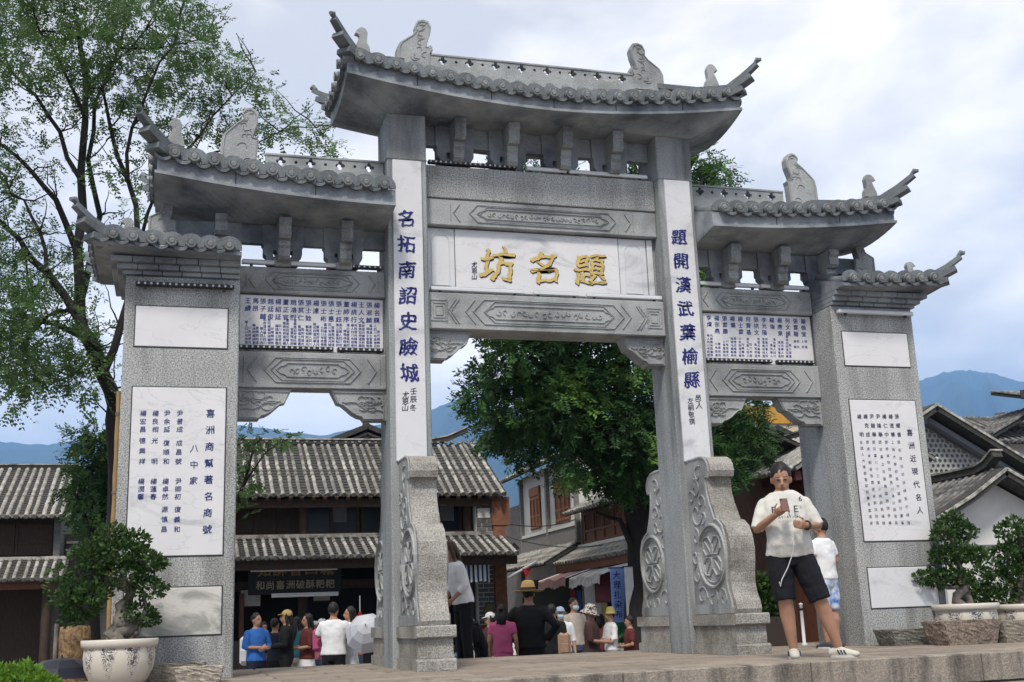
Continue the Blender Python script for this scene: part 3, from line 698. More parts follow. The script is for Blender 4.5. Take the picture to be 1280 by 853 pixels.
for txt, x0, x1, a, c in (('尹普成', 225, 224.5, 517, 537), ('成昌號', 224, 223, 554, 577), ('尹卿初', 223, 222, 602, 621), ('復義和', 222, 221, 637, 662),
                          ('尹余延', 209, 208.5, 517, 537), ('復順和', 208, 207.5, 554, 577), ('楊卓然', 207, 206.5, 602, 621), ('源慎昌', 206, 205, 637, 662),
                          ('楊良相', 194.5, 194, 517, 537), ('光 明', 193.5, 193, 551, 577), ('楊蓮春', 192, 191.5, 602, 621), ('楊宏昌', 179, 178.5, 517, 537), ('德興祥', 178, 177.5, 551, 577), ('楊潤馨', 176.5, 176, 602, 621)):
    column_text(b, txt, (x0, x1), a, c, yp, .061, .012)
b.done()
b = Ink(ink_dark); column_text(b, '喜洲近現代名人', (1137, 1150), 541, 638, yp, .085, .015)
names = ['楊 明', '楊克成', '尹龍舉', '尹隆舉', '楊仁中', '楊澄華', '張耀曾']
rest = ['全國人大常委會副秘書長雲南省', '雲南省副省長雲南省高法院長', '國民黨九十三軍少將師長福建', '國民黨立法委員國務院參事', '雲南省財政廳長川滇公路局長', '上海大學校長中國銀行董事', '國民政府司法總長代總理']
for i, (nm, rs) in enumerate(zip(names, rest)):
    x = lerp(1075, 1122, i / 6); column_text(b, nm, (x - 1, x + 2), 521, 543.5, yp, .058, .012)
    column_text(b, rs, (x + 1.5, x + 14), 553, 654, yp, .041, .006)
b.done()
ys = .4235
b = Ink(ink_blue2)
nl = ['王績', '馬昂', '張子麟', '趙廷俊', '楊紹廷', '董正官', '趙鴻烈', '張其仁', '張士銓', '楊達', '張士彬', '張士惠', '張士鈺', '董師序', '楊桃行', '王人文', '張淑麟', '楊名颺']
small = '嘉靖進士官雲南知府道光舉人四川布政使光緒翰林院編修直隸同知'
rr = random.Random(5)
for i, nm in enumerate(nl):
    x = lerp(310, 471, i / 17); s0 = lerp(376, 382, i / 17); column_text(b, nm, (x, x - .3), s0, s0 + 9.5 * (len(nm) - 1), ys, .066, .014)
    for dx in (-2.0, 2.0):
        k = rr.randint(5, 8); st = rr.randint(0, 20); e = lerp(428, 433, i / 17); column_text(b, (small[st:] + small)[:k], (x + dx, x + dx), e - 3.6 * k, e, ys, .034, .012, 0)
b.done()
b = Ink(ink_blue2)
nr = ['李煒', '楊宗堯', '張雲鵬', '楊儼', '楊士雲', '何賢基', '張拱文', '李元陽', '楊倫', '楊應東', '何文極', '張雲龍', '嚴佩堂']
for i, nm in enumerate(nr):
    x = lerp(886, 1004, i / 12); s0 = lerp(397.5, 402, i / 12); column_text(b, nm, (x, x + .8), s0, s0 + 8 * (len(nm) - 1), ys, .066, .014)
    for dx in (-1.6, 2.2):
        k = rr.randint(4, 7) if i < 11 else 2; st = rr.randint(0, 20); e = lerp(444, 446, i / 12) - (0 if i < 11 else 12); column_text(b, (small[st:] + small)[:k], (x + dx + 1, x + dx + 1.4), e - 3.5 * k, e, ys, .034, .012, 0)
b.done()

# --- strip lamps fixed along the beams: each its own thing
def lamp(x0, x1, y, z, style, label, dz=0):
    t = thing('strip_lamp', label, 'lamp', ((x0 + x1) / 2, y, z), 0, 'strip lamps on the archway'); L_ = abs(x1 - x0)
    b = MB(); b.box(-L_ / 2, L_ / 2, -.03, .03, .012, .05, .006); b.build('housing', black_metal if style == 'b' else white_metal, t)
    b = MB()
    if style == 'b':
        n = int(L_ / .055)
        for i in range(n): xx = -L_ / 2 + L_ * (i + .5) / n; b.tube([(xx, -.036, .031), (xx, -.029, .031)], .012, 8)
        kind(b.build('lens_row', mat('lamp_lens', (.5, .5, .5), .2), t), 'stuff')
    else:
        b.box(-L_ / 2 + .01, L_ / 2 - .01, -.022, .022, .0505, .058); b.build('glass_cover', mat('lamp_cover', (.42, .44, .46), .25), t)
    for s in (-.4, .4):
        b = MB(); b.box(L_ * s - .015, L_ * s + .015, -.012, .012, -.012, .0125); b.build('mount', black_metal, t)
    return t
lamp(-1.32, -.30, .345, 5.362, 'b', 'black strip lamp with small lenses on the top centre beam, towards the blue-lettered pier')
lamp(-.18, .30, .345, 5.362, 'w', 'short pale strip lamp in the middle of the top centre beam')
lamp(.33, 1.30, .345, 5.362, 'w', 'long pale strip lamp on the top centre beam, towards the black-lettered pier')
lamp(-1.33, -.28, .31, 3.885, 'w', 'pale strip lamp under the gold character nearest the blue-lettered pier')
lamp(-.17, .36, .31, 3.885, 'w', 'short pale strip lamp under the middle gold character')
lamp(.45, 1.36, .31, 3.885, 'w', 'pale strip lamp under the gold character nearest the black-lettered pier')
lamp(-3.31, -2.32, .40, 4.115, 'w', 'pale strip lamp above the longer blue name list, beside the pier')
lamp(-2.29, -1.83, .40, 4.115, 'b', 'short black strip lamp above the longer blue name list, beside the post')
lamp(1.83, 2.66, .40, 4.115, 'w', 'pale strip lamp above the shorter blue name list, beside the post')
lamp(2.68, 3.32, .40, 4.115, 'w', 'pale strip lamp above the shorter blue name list, beside the pier')
lamp(-3.33, -2.36, .40, 3.205, 'b', 'black strip lamp below the longer blue name list, beside the pier')
lamp(-2.32, -1.83, .40, 3.205, 'b', 'short black strip lamp below the longer blue name list, beside the post')
lamp(1.83, 2.74, .40, 3.205, 'b', 'black strip lamp below the shorter blue name list, beside the post')
lamp(2.80, 3.30, .40, 3.205, 'b', 'short black strip lamp below the shorter blue name list, beside the pier')
lamp(-4.33, -3.40, -.05, 3.70, 'b', 'black strip lamp across the head of the blue-lettered pier')
lamp(3.40, 4.40, -.05, 3.715, 'w', 'pale strip lamp across the head of the black-lettered pier')
# ================================================================== far mountains
def mountain(name, prof, dist, depth, mt):
    """ridge whose skyline passes through the given pixels at the given distance, with a broad foot towards the viewer"""
    pts = [at_d(x, y, dist) for x, y in prof]; n = len(pts); b = MB(); V = []; F = []; k = 14
    rr = random.Random(len(prof) + int(dist)); T = [.0, .04, .1, .18, .28, .4, .52, .64, .76, .88, 1.0, 1.1, 1.2, 1.35]
    out = []
    for i in range(n - 1):
        for j in range(8): out.append(pts[i].lerp(pts[i + 1], j / 8))
    out.append(pts[-1])
    for i, p in enumerate(out):
        d = Vector((p.x - CAM.x, p.y - CAM.y, 0)).normalized(); ph = i * .35
        for j, t in enumerate(T):
            if t <= 1:
                q = p - d * (depth * (1 - t)); z = GZ - 5 + (p.z - GZ + 5) * (t ** 1.15) + (1 - t) * t * p.z * .35 * math.sin(ph + 5 * t + math.sin(ph * .37) * 2)
                z += (rr.uniform(-.008, .008) * p.z if .05 < t < 1 else rr.uniform(-.004, .004) * p.z)
            else:
                q = p + d * (depth * (t - 1) * 1.5); z = p.z * max(0, 1 - (t - 1) * 1.6)
            V.append((q.x, q.y, max(z, GZ - 5)))
    m = len(T)
    for i in range(len(out) - 1):
        for j in range(m - 1): F.append((i * m + j, (i + 1) * m + j, (i + 1) * m + j + 1, i * m + j + 1))
    b.add(V, F, True); return kind(b.build(name, mt), 'structure')
forest = mat('forested_slope', (.018, .036, .03), .95, .35, .008, col2=(.04, .06, .045), c2scale=.003)
mountain('mountain', [(900, 560), (1010, 530), (1090, 497), (1150, 476), (1180, 465), (1212, 463), (1240, 467), (1280, 478), (1340, 470), (1420, 500), (1520, 560)], 6400, 4600, forest)
mountain('mountain', [(-260, 545), (-160, 530), (-60, 542), (0, 553), (60, 556), (120, 548), (200, 540), (300, 532), (400, 545), (480, 530), (540, 512), (580, 496), (620, 508), (700, 520), (780, 516), (860, 530), (960, 560)], 5600, 3800, forest)

# ================================================================== tiled roofs and houses
_row = {}
def tile_slope(parent, O, U, V, width, sp=.19, r=.058, mats=None, jit=.02, name='roof_slope', disc=True):
    """pan tiles as one stepped sheet, every cover-tile row its own piece; O eave corner, U along the eave, V up the slope"""
    mats = mats or (roof_lite, roof_dark); U = Vector(U).normalized(); Ln = Vector(V).length; Vn = Vector(V) / Ln; Nn = U.cross(Vn)
    M = Matrix((U, Vn, Nn)).transposed().to_4x4(); M.translation = Vector(O)
    b = MB(); st = .16; k = int(Ln / st) + 1; wv = max(2, int(width / (sp / 2)))
    for i in range(k):                      # overlapping courses
        y0 = i * st; y1 = min(y0 + st * 1.25, Ln + .02)
        b.add([(0, y0, .022), (width, y0, .022), (width, y1, .004), (0, y1, .004), (0, y0, -.01), (width, y0, -.01)], [(0, 1, 2, 3), (4, 5, 1, 0)])
    b.add([(0, 0, -.012), (width, 0, -.012), (width, Ln, -.012), (0, Ln, -.012), (0, 0, -.07), (width, 0, -.07), (width, Ln, -.07), (0, Ln, -.07)], [(0, 1, 2, 3), (4, 7, 6, 5), (0, 4, 5, 1), (1, 5, 6, 2), (2, 6, 7, 3), (3, 7, 4, 0)])
    sl = b.build(name, mats[1], parent); sl.matrix_local = M
    n = int(width / sp); key = (round(Ln, 2), r, mats[0].name)
    if key not in _row:
        _row[key] = []
        for var in range(4):
            t = MB(); P = []; Rr = []; y = -.06; rr = random.Random(var * 7 + int(Ln * 10))
            while y < Ln:
                h = r * rr.uniform(.92, 1.05); dx = rr.uniform(-.006, .006)
                P += [(dx, y, .016), (dx, y + .155, .010)]; Rr += [h, h * .86]; y += .16
            t.tube(P, Rr, 7)
            if disc: t.tube([(0, -.075, .012), (0, -.06, .014)], r * 1.08, 9)
            _row[key].append(t.mesh('tile_row', [mats[0]]))
    for i in range(n):
        o = put('tile_row', random.choice(_row[key]), sl, ((i + .5) * width / n + random.uniform(-jit, jit), random.uniform(-.012, .012), random.uniform(-.006, .006)))
        o.rotation_euler = (0, random.uniform(-.1, .1), random.uniform(-.012, .012))
    if disc:
        d = MB()
        for i in range(n - 1):
            x = (i + 1) * width / n
            d.add([(x - .06, -.055, .03), (x, -.06, -.03), (x + .06, -.055, .03), (x - .06, -.02, .04), (x, -.02, -.02), (x + .06, -.02, .04)], [(0, 1, 2), (5, 4, 3), (0, 3, 4, 1), (1, 4, 5, 2)])
        kind(d.build('drip_edge', mats[0], sl), 'stuff')
    return sl
def ridge_cap(parent, a, b_, h=.16, w_=.16, horn=(.0, .0), mt=None):
    """ridge course with upswept ends"""
    a, b_ = Vector(a), Vector(b_); m = MB(); P = []; n = 16; d = (b_ - a)
    for i in range(n + 1):
        t = i / n; z = horn[0] * max(0, 1 - t * 7) ** 2 + horn[1] * max(0, 1 - (1 - t) * 7) ** 2; P.append(a + d * t + Vector((0, 0, z)))
    m.bar([p + Vector((0, 0, h * .3)) for p in P], w_, h * .6); m.build('ridge', mt or roof_dark, parent)
    m = MB(); m.bar([p + Vector((0, 0, h * .66)) for p in P], w_ * 1.25, h * .16); m.build('ridge_cap', roof_lite, parent)
def panel_wall(parent, org, U, width, z0, z1, n, mt, name='shutter', depth=.05, lattice=True):
    """row of wooden leaves, each with frame and lattice"""
    U = Vector(U).normalized(); rz = math.atan2(U.y, U.x); key = ('pw', round(width / n, 3), round(z1 - z0, 3), mt.name, lattice)
    if key not in _row:
        w_ = width / n; h = z1 - z0; b = MB(); f = .06
        b.box(.008, w_ - .008, .02, .035, 0, h)
        for x0, x1, a, c in ((.008, f, 0, h), (w_ - f, w_ - .008, 0, h), (f, w_ - f, 0, f), (f, w_ - f, h - f, h), (f, w_ - f, h * .36, h * .36 + f * .8)): b.box(x0, x1, -.012, .019, a, c)
        if lattice:
            for i in range(1, 4): x = lerp(f, w_ - f, i / 4); b.box(x - .008, x + .008, .004, .018, h * .4, h - f)
            for i in range(1, 5): z = lerp(h * .42, h - f, i / 5); b.box(f, w_ - f, .006, .017, z - .008, z + .008)
        _row[key] = b.mesh(name, mt)
    for i in range(n): o = put(name, _row[key], parent, Vector(org) + U * (width * i / n) + Vector((0, 0, z0)), (0, 0, rz))
def quad(b, *p): return b.add(p, [tuple(range(len(p)))])
interior_shade = mat('painted_interior_shade', (.012, .011, .010), .9, .3, 2)  # near-black colour standing in for the shade inside the shops
glass_dk = mat('dark_window_glass', (.03, .035, .045), .15, spec=.6)
curtain = mat('grey_curtain', (.16, .17, .19), .9, .2, 8, stretch=(6, 6, .5))

# --- snack house with two tiled eaves
hs = thing('snack_house', 'two-storey dark timber snack house with tiled double eaves and a gold-lettered sign', 'house', (0, 14.2, GZ))
Z = lambda z: z - GZ; Y_ = lambda y: y - 14.2
XA, XB_ = -5.2, 3.42
b = MB(); b.box(XA, XB_ - .15, Y_(15.35), Y_(18.4), 0, Z(3.6)); b.build('wall', interior_shade, hs)  # solid block; the darkness of the shop is in its colour
b = MB(); b.box(XA, XB_ - .1, Y_(14.62), Y_(15.34), Z(2.36), Z(2.46)); b.build('floor_beam', wood_dark, hs)
tile_slope(hs, (XA, Y_(14.2), Z(3.27)), (1, 0, 0), (0, 2.6, 1.50), XB_ - XA, .19, .050)
tile_slope(hs, (XB_, Y_(19.4), Z(3.27)), (-1, 0, 0), (0, -2.6, 1.50), XB_ - XA, .19, .050)
ridge_cap(hs, (XA, Y_(16.8), Z(4.76)), (XB_ - .25, Y_(16.8), Z(4.76)), .2, .2, (.0, .34))
b = MB(); b.prism([(Y_(14.45), Z(3.22)), (Y_(16.8), Z(4.68)), (Y_(19.1), Z(3.22)), (Y_(19.1), 0), (Y_(15.0), 0), (Y_(15.0), Z(3.0)), (Y_(14.45), Z(3.0))], 'x', XB_ - .2, XB_ - .06); b.build('gable_wall', plaster, hs)
tile_slope(hs, (XA, Y_(13.2), Z(1.86)), (1, 0, 0), (0, 1.4, .50), XB_ - XA - .05, .19, .048)
b = MB(); b.box(XA, XB_ - .1, Y_(14.42), Y_(14.6), Z(2.33), Z(2.42), .01); b.build('eave_curb', roof_lite, hs)
for y, z in ((14.35, 3.18), (13.35, 1.80)):
    b = MB(); b.box(XA, XB_ - .05, Y_(y), Y_(y + .14), Z(z - .18), Z(z)); b.build('eave_beam', wood_dark, hs)
for i in range(34):
    x = lerp(XA + .2, XB_ - .15, i / 33)
    b = MB(); b.bar([(x, Y_(14.1), Z(3.16)), (x, Y_(15.2), Z(3.78))], .07, .07); b.build('rafter', wood_dark, hs)
for x in (-4.9, -3.0, -1.15, .75, 2.62):
    b = MB(); b.tube([(x, Y_(14.75), 0), (x, Y_(14.75), Z(3.2))], .11, 10); b.build('column', wood_dark, hs)
panel_wall(hs, (-4.8, Y_(14.95), 0), (1, 0, 0), 3.6, Z(2.5), Z(3.25), 7, wood_dark)
for x0, x1 in ((-1.1, .1), (.2, 1.3), (1.4, 2.5)):
    b = MB(); b.box(x0, x1, Y_(15.0), Y_(15.05), Z(2.5), Z(3.25)); w_ = b.build('window', glass_dk, hs)
    b = MB()
    for xx in (x0, (x0 + x1) / 2, x1): b.box(xx - .035, xx + .035, Y_(14.94), Y_(14.998), Z(2.48), Z(3.27))
    b.box(x0, x1, Y_(14.945), Y_(14.996), Z(2.44), Z(2.5)); b.build('window_frame', wood_dark, w_)
    b = MB(); b.box(x0 + .62, x0 + .95, Y_(14.985), Y_(14.997), Z(2.72), Z(3.2)); b.build('curtain', curtain, w_)
# grey brick end wall, brick by brick, and the red brick corner pier
for x0, x1, z0, z1 in ((2.74, 3.12, 2.42, 3.02), (2.74, 3.12, -.95, 1.80)):
    b = MB(); b.box(x0, x1, Y_(14.46), Y_(14.9), Z(z0), Z(z1)); wl = b.build('brick_wall', mortar_w, hs); hb = .10; nb = int((z1 - z0) / hb)
    kb = {}
    for j in range(nb):
        x = x0 - (.12 if j % 2 else 0)
        while x < x1:
            a, c = max(x, x0) + .011, min(x + .25, x1) - .011; x += .25
            if c - a > .03:
                if round(c - a, 3) not in kb: m = MB(); m.box(0, c - a, 0, .03, 0, hb - .022, .003); kb[round(c - a, 3)] = m.mesh('brick', brick_gy)
                put('brick', kb[round(c - a, 3)], wl, (a, Y_(14.442), Z(z0) + j * hb + .011))
b = MB(); b.box(2.78, 3.08, Y_(14.43), Y_(14.46), Z(2.72), Z(2.95), .01); b.build('plaster_plaque', plaster, hs)
red_brick = mat('orange_brick', (.24, .095, .05), .9, .25, 4, .2, 30, .3, 30)
def brick_nodes(m, c1, c2, mo, sc):
    nt = m.node_tree; bt = nt.nodes.new('ShaderNodeTexBrick'); bt.inputs['Color1'].default_value = (*c1, 1); bt.inputs['Color2'].default_value = (*c2, 1); bt.inputs['Mortar'].default_value = (*mo, 1)
    bt.inputs['Scale'].default_value = sc; bt.inputs['Mortar Size'].default_value = .012; tc = nt.nodes.new('ShaderNodeTexCoord'); mp = nt.nodes.new('ShaderNodeMapping'); mp.inputs['Rotation'].default_value = (R(90), 0, 0)
    nt.links.new(tc.outputs['Object'], mp.inputs[0]); nt.links.new(mp.outputs[0], bt.inputs['Vector']); nt.links.new(bt.outputs['Color'], nt.nodes['Principled BSDF'].inputs['Base Color'])
rb_m, _, bb = newmat('orange_brickwork'); bb.inputs['Roughness'].default_value = .9; brick_nodes(rb_m, (.25, .10, .05), (.17, .07, .04), (.12, .08, .06), 4.5)
b = MB(); b.box(3.13, 3.40, Y_(14.36), Y_(14.9), 0, Z(3.15)); b.box(3.10, 3.52, Y_(14.34), Y_(14.9), Z(2.55), Z(3.20)); b.build('brick_pier', rb_m, hs)
# shop front
sf = [('door_post', -3.05, -2.9), ('door_post', -2.72, -2.62), ('door_post', -2.5, -2.4), ('door_post', 1.05, 1.18), ('door_post', 1.5, 1.62)]
for nm, x0, x1 in sf: b = MB(); b.box(x0, x1, Y_(14.85), Y_(14.95), 0, Z(1.2)); b.build(nm, wood_red, hs)
b = MB(); b.box(XA, 2.74, Y_(15.0), Y_(15.08), Z(1.25), Z(1.45)); b.build('lintel', wood_dark, hs)
b = MB(); b.box(-2.9, 2.7, Y_(15.25), Y_(15.34), 0, Z(.2)); b.build('counter', mat('steel_counter', (.2, .2, .21), .4, metal=.6), hs)
# sign: two rows of gold characters on a black board
q = at_y(369, 738, 13.95)
sg = thing('shop_sign', 'black wooden shop sign with two rows of gold characters darkened by painted shade', 'sign', (q.x, 13.95, q.z - .08))
b = MB(); b.box(-.98, .98, 0, .06, -.0, .72); b.build('board', mat('black_lacquer', (.008, .008, .008), .5), sg)
shaded_gold = mat('shaded_gold_paint', (.20, .14, .06), .6)  # gold darkened in the colour for the shade of the shop front
b = MB()
for i, ch in enumerate('如酥香四城'): letter(b, ch, -.66 + .33 * i, .52, .30, -.002, .02)
b.build('upper_row', shaded_gold, sg); b = MB()
for i, ch in enumerate('和尚喜洲破酥粑粑'): letter(b, ch, -.735 + .21 * i, .20, .195, -.002, .016)
b.build('lower_row', mat('pale_gold_paint', (.30, .26, .17), .6), sg); sg.rotation_euler = (R(8), 0, 0)
def tubelamp(x0, x1, y, z, lb):
    t = thing('tube_light', lb, 'light', ((x0 + x1) / 2, y, z)); b = MB(); b.tube([(-(x1 - x0) / 2, 0, 0), ((x1 - x0) / 2, 0, 0)], .025, 8)
    b.build('tube', mat('unlit_tube', (.7, .7, .68), .3), t); b = MB(); b.box(-(x1 - x0) / 2, (x1 - x0) / 2, -.03, .03, .027, .06); b.build('batten', white_metal, t)
tubelamp(-2.35, -.55, 13.6, 1.62, 'unlit white tube light above the beginning of the shop sign'); tubelamp(-.2, 1.2, 13.6, 1.66, 'unlit white tube light above the end of the shop sign')
tubelamp(q.x - .5, q.x + .9, 13.85, q.z - .12, 'white tube light along the bottom of the shop sign')
cloth_st, nt_, b_ = newmat('blue_white_stripe'); wv = nt_.nodes.new('ShaderNodeTexWave'); wv.bands_direction = 'X'; wv.inputs['Scale'].default_value = 3.1; tcx = nt_.nodes.new('ShaderNodeTexCoord')
rp = nt_.nodes.new('ShaderNodeValToRGB'); rp.color_ramp.interpolation = 'CONSTANT'; rp.color_ramp.elements[0].color = (.02, .05, .12, 1); rp.color_ramp.elements[1].position = .5; rp.color_ramp.elements[1].color = (.65, .68, .7, 1)
nt_.links.new(tcx.outputs['Object'], wv.inputs['Vector']); nt_.links.new(wv.outputs['Color'], rp.inputs[0]); nt_.links.new(rp.outputs[0], b_.inputs['Base Color']); b_.inputs['Roughness'].default_value = .9
def valance(x0, x1, y, z, h, lb, mt=cloth_st):
    t = thing('valance', lb, 'awning', ((x0 + x1) / 2, y, z)); b = MB(); n = 24; V = []; F = []
    for i in range(n + 1):
        u = i / n; x = lerp(-(x1 - x0) / 2, (x1 - x0) / 2, u); V += [(x, .02 * math.sin(u * 40), 0), (x, .03 * math.sin(u * 40) - .02, -h + .04 * abs(math.sin(u * math.pi * 5)))]
    for i in range(n): F.append((2 * i, 2 * i + 1, 2 * i + 3, 2 * i + 2))
    b.add(V, F, True); b.build('cloth', mt, t); b = MB(); b.tube([(-(x1 - x0) / 2, 0, .01), ((x1 - x0) / 2, 0, .01)], .02, 6); b.build('rail', wood_dark, t)
valance(.55, 1.15, 13.55, 1.66, .42, 'blue and white striped cloth valance beside the shop sign'); valance(2.05, 2.78, 13.55, 1.66, .42, 'blue and white striped cloth valance beside the brick wall')
# small hanging things by the shop
def lantern(p, lb, r=.14):
    t = thing('lantern', lb, 'lantern', p); b = MB(); b.lathe([(.03, 0), (r * .75, .03), (r, .12), (r, .26), (r * .75, .34), (.03, .37)], 10); b.build('shade', mat('dim_brass', (.10, .075, .03), .6), t)
    b = MB(); b.tube([(0, 0, .37), (0, 0, .62)], .008, 5); b.build('hanger', black_metal, t); b = MB(); b.box(-.02, .02, -.02, .02, -.25, 0); b.build('tassel', wood_dark, t)
lantern((2.93, 14.2, .42), 'dark brass lantern hanging in front of the brick wall')
def simple_box(name, lb, cat, p, sz, mt, rz=0, extra=None):
    t = thing(name, lb, cat, p, rz); b = MB(); b.box(-sz[0] / 2, sz[0] / 2, -sz[1] / 2, sz[1] / 2, 0, sz[2], .006); b.build('sheet', mt, t)
    b = MB(); f = .02
    for x0, x1, z0, z1 in ((-sz[0] / 2 - f, -sz[0] / 2, -f, sz[2] + f), (sz[0] / 2, sz[0] / 2 + f, -f, sz[2] + f), (-sz[0] / 2, sz[0] / 2, -f, 0), (-sz[0] / 2, sz[0] / 2, sz[2], sz[2] + f)): b.box(x0, x1, -sz[1] / 2 - .005, sz[1] / 2, z0, z1)
    b.build('frame', extra or wood_dark, t); return t
paper = mat('printed_paper', (.42, .42, .40), .8, .2, 9)
red_paper = mat('red_paper', (.45, .02, .02), .7, .1, 5)
simple_box('red_notice', 'red paper square pasted low on the brick wall', 'notice', (2.9, 14.40, -.02), (.30, .03, .32), red_paper)
simple_box('paper_notice', 'white paper notice inside the shop beside the red door posts', 'notice', tuple(at_y(313, 758, 14.9)), (.42, .02, .34), paper)
simple_box('paper_notice', 'small white card hung below the shop sign', 'notice', tuple(at_y(402, 751, 14.9)), (.36, .02, .16), paper)
t = thing('red_pennant', 'red triangular pennant hanging on a white pole in the shop', 'pennant', tuple(at_y(450, 775, 13.6)))
b = MB(); b.prism([(-.09, 0), (.09, 0), (.02, .17), (-.02, .17)], 'y', -.01, .01); b.build('cloth', red_paper, t); b = MB(); b.tube([(0, 0, .17), (0, 0, .5)], .012, 6); b.build('pole', white_metal, t)

# --- neighbour house at the far side of the tall tree
nh = thing('timber_house', 'old timber house with pale mossy tiled roof beyond the potted ficus', 'house', (-9.5, 19, GZ)); nx = lambda x: x + 9.5; ny = lambda y: y - 19
NX1 = -6.25
b = MB(); b.box(nx(-16), nx(NX1 - .5), ny(19.7), ny(24.2), 0, Z(3.4)); b.build('wall', wood_dark, nh)
tile_slope(nh, (nx(-16), ny(18.9), Z(3.32)), (1, 0, 0), (0, 3.1, 1.56), NX1 + 16,   .2, .056, (mat('lichen_tile', (.40, .38, .34), .9, .3, 7, .25, 30, .6, 30, col2=(.2, .19, .17), c2scale=4, rnd=.15), roof_dark))
ridge_cap(nh, (nx(-16), ny(22), Z(4.85)), (nx(NX1 - .2), ny(22), Z(4.85)), .2, .2)
b = MB(); b.prism([(ny(19.2), Z(3.3)), (ny(22), Z(4.75)), (ny(24.6), Z(3.3)), (ny(24.6), 0), (ny(19.7), 0)], 'x', nx(NX1 - .5), nx(NX1 - .35)); b.build('gable_wall', brick_gy, nh)
tile_slope(nh, (nx(-16), ny(18.15), Z(1.78)), (1, 0, 0), (0, 1.05, .5), NX1 + 16 - .1, .2, .052)
b = MB(); b.box(nx(-16), nx(NX1 - .2), ny(19.2), ny(19.36), Z(2.28), Z(2.36), .01); b.build('eave_curb', roof_lite, nh)
b = MB(); b.box(nx(-16), nx(NX1 - .3), ny(18.3), ny(18.42), Z(1.55), Z(1.74)); b.build('eave_beam', wood_red, nh)
panel_wall(nh, (nx(-15.5), ny(19.62), 0), (1, 0, 0), 8.7, Z(2.42), Z(3.2), 10, wood_dark, lattice=False)
for x in (-14, -11.6, -9.2, -6.75): b = MB(); b.tube([(nx(x), ny(18.6), 0), (nx(x), ny(18.6), Z(1.7))], .12, 10); b.build('column', wood_dark, nh)
b = MB(); b.box(nx(NX1 - .34), nx(NX1 + 1.6), ny(20.5), ny(20.8), 0, Z(3.0)); b.build('side_wall', brick_gy, nh)
for z in (2.55, 2.75): b = MB(); b.box(nx(NX1 - .3), nx(NX1 + 1.55), ny(20.47), ny(20.498), Z(z), Z(z + .06)); b.build('string_course', plaster, nh)

# --- small far gable behind the snack house
fg = thing('far_gable_house', 'white plaster gable with black tile edging and finials behind the snack house roof', 'house', (1.75, 24, GZ))
b = MB(); b.prism([(-2.4, 0), (2.4, 0), (2.4, Z(5.3)), (0, Z(6.25)), (-2.4, Z(5.3))], 'y', 0, 5); b.build('wall', plaster, fg)
for s in (-1, 1):
    b = MB(); b.bar([(0, -.1, Z(6.42)), (s * 2.7, -.1, Z(5.34))], .5, .16); b.bar([(0, -.16, Z(6.2)), (s * 2.6, -.16, Z(5.16))], .3, .07); b.build('verge', roof_dark, fg)
    tile_slope(fg, (s * 2.75, 0 if s < 0 else 5, Z(5.28)), (0, 1 if s < 0 else -1, 0), (-s * 2.75, 0, 1.14), 5, .2, .052)
for x, z in ((0, 6.42), (1.0, 6.05)): b = MB(); b.lathe([(.10, Z(z)), (.12, Z(z + .12)), (.06, Z(z + .2)), (.09, Z(z + .3)), (.03, Z(z + .55)), (0, Z(z + .6))], 8, (x, 0)); b.build('finial', roof_dark, fg)

# --- street row going away on the other side
wb = thing('white_shophouse', 'white plastered shophouse with tall orange-brown shutters above a tiled awning roof', 'house', (5.6, 17.7, GZ)); wx = lambda x: x - 5.6; wy = lambda y: y - 17.7
b = MB(); b.box(0, 5, wy(15.4), wy(20.2), 0, Z(4.35)); b.build('wall', plaster, wb)
for y0, y1, z0, z1 in ((18.45, 19.4, 2.8, 3.95), (16.05, 17.2, 2.8, 3.85)):
    b = MB(); b.box(-.03, .0, wy(y0), wy(y1), Z(z0), Z(z1)); wn = b.build('window', wood_red, wb)
    panel_wall(wn, (-.035, wy(y1) - .03, 0), (0, -1, 0), y1 - y0 - .06, Z(z0) + .03, Z(z1) - .28, 3, mat('orange_wood', (.30, .11, .04), .6, .25, 5, stretch=(6, 6, .7)), 'shutter', lattice=False)
    b = MB(); b.box(-.06, -.03, wy(y0) + .03, wy(y1) - .03, Z(z1) - .24, Z(z1) - .02); b.build('transom', mat('orange_wood', (.3, .11, .04)), wn)
grey_plank = mat('grey_plank', (.20, .19, .18), .85, .25, 4, stretch=(1, 8, 8))
b = MB(); b.box(-.06, -.002, wy(15.4), wy(20.2), Z(2.25), Z(2.66)); b.build('plank_band', grey_plank, wb)
for y in (15.45, 17.75, 20.15): b = MB(); b.box(-.10, -.0, wy(y) - .06, wy(y) + .06, Z(2.2), Z(4.3)); b.build('pilaster', grey_plank, wb)
b = MB(); b.box(-.09, -.062, wy(15.4), wy(20.2), Z(2.62), Z(2.70)); b.build('sill', plaster, wb)
tile_slope(wb, (-.95, wy(20.3), Z(1.72)), (0, -1, 0), (.93, 0, .50), 4.9  , .19, .048)
tile_slope(wb, (-.5, wy(20.6), Z(4.3)), (0, -1, 0), (2.6, 0, 1.3), 5.3  , .19, .048); tile_slope(wb, (4.9, wy(15.3), Z(4.3)), (0, 1, 0), (-2.8, 0, 1.3), 5.3  , .19, .048)
b = MB(); b.box(-.1, .02, wy(20.25), wy(22.2), 0, Z(3.6)); b.build('grey_end_wall', brick_gy, wb)
b = MB(); b.box(-.04, -.0, wy(15.5), wy(20), 0, Z(1.45)); b.build('opening_shade_sheet', interior_shade, wb)  # no real opening: a dark sheet painted as its shade
ts = thing('timber_shophouse', 'brown timber shophouse with lattice windows and cloth awnings beside the dark tree', 'house', (5.6, 12.6, GZ)); ty = lambda y: y - 12.6
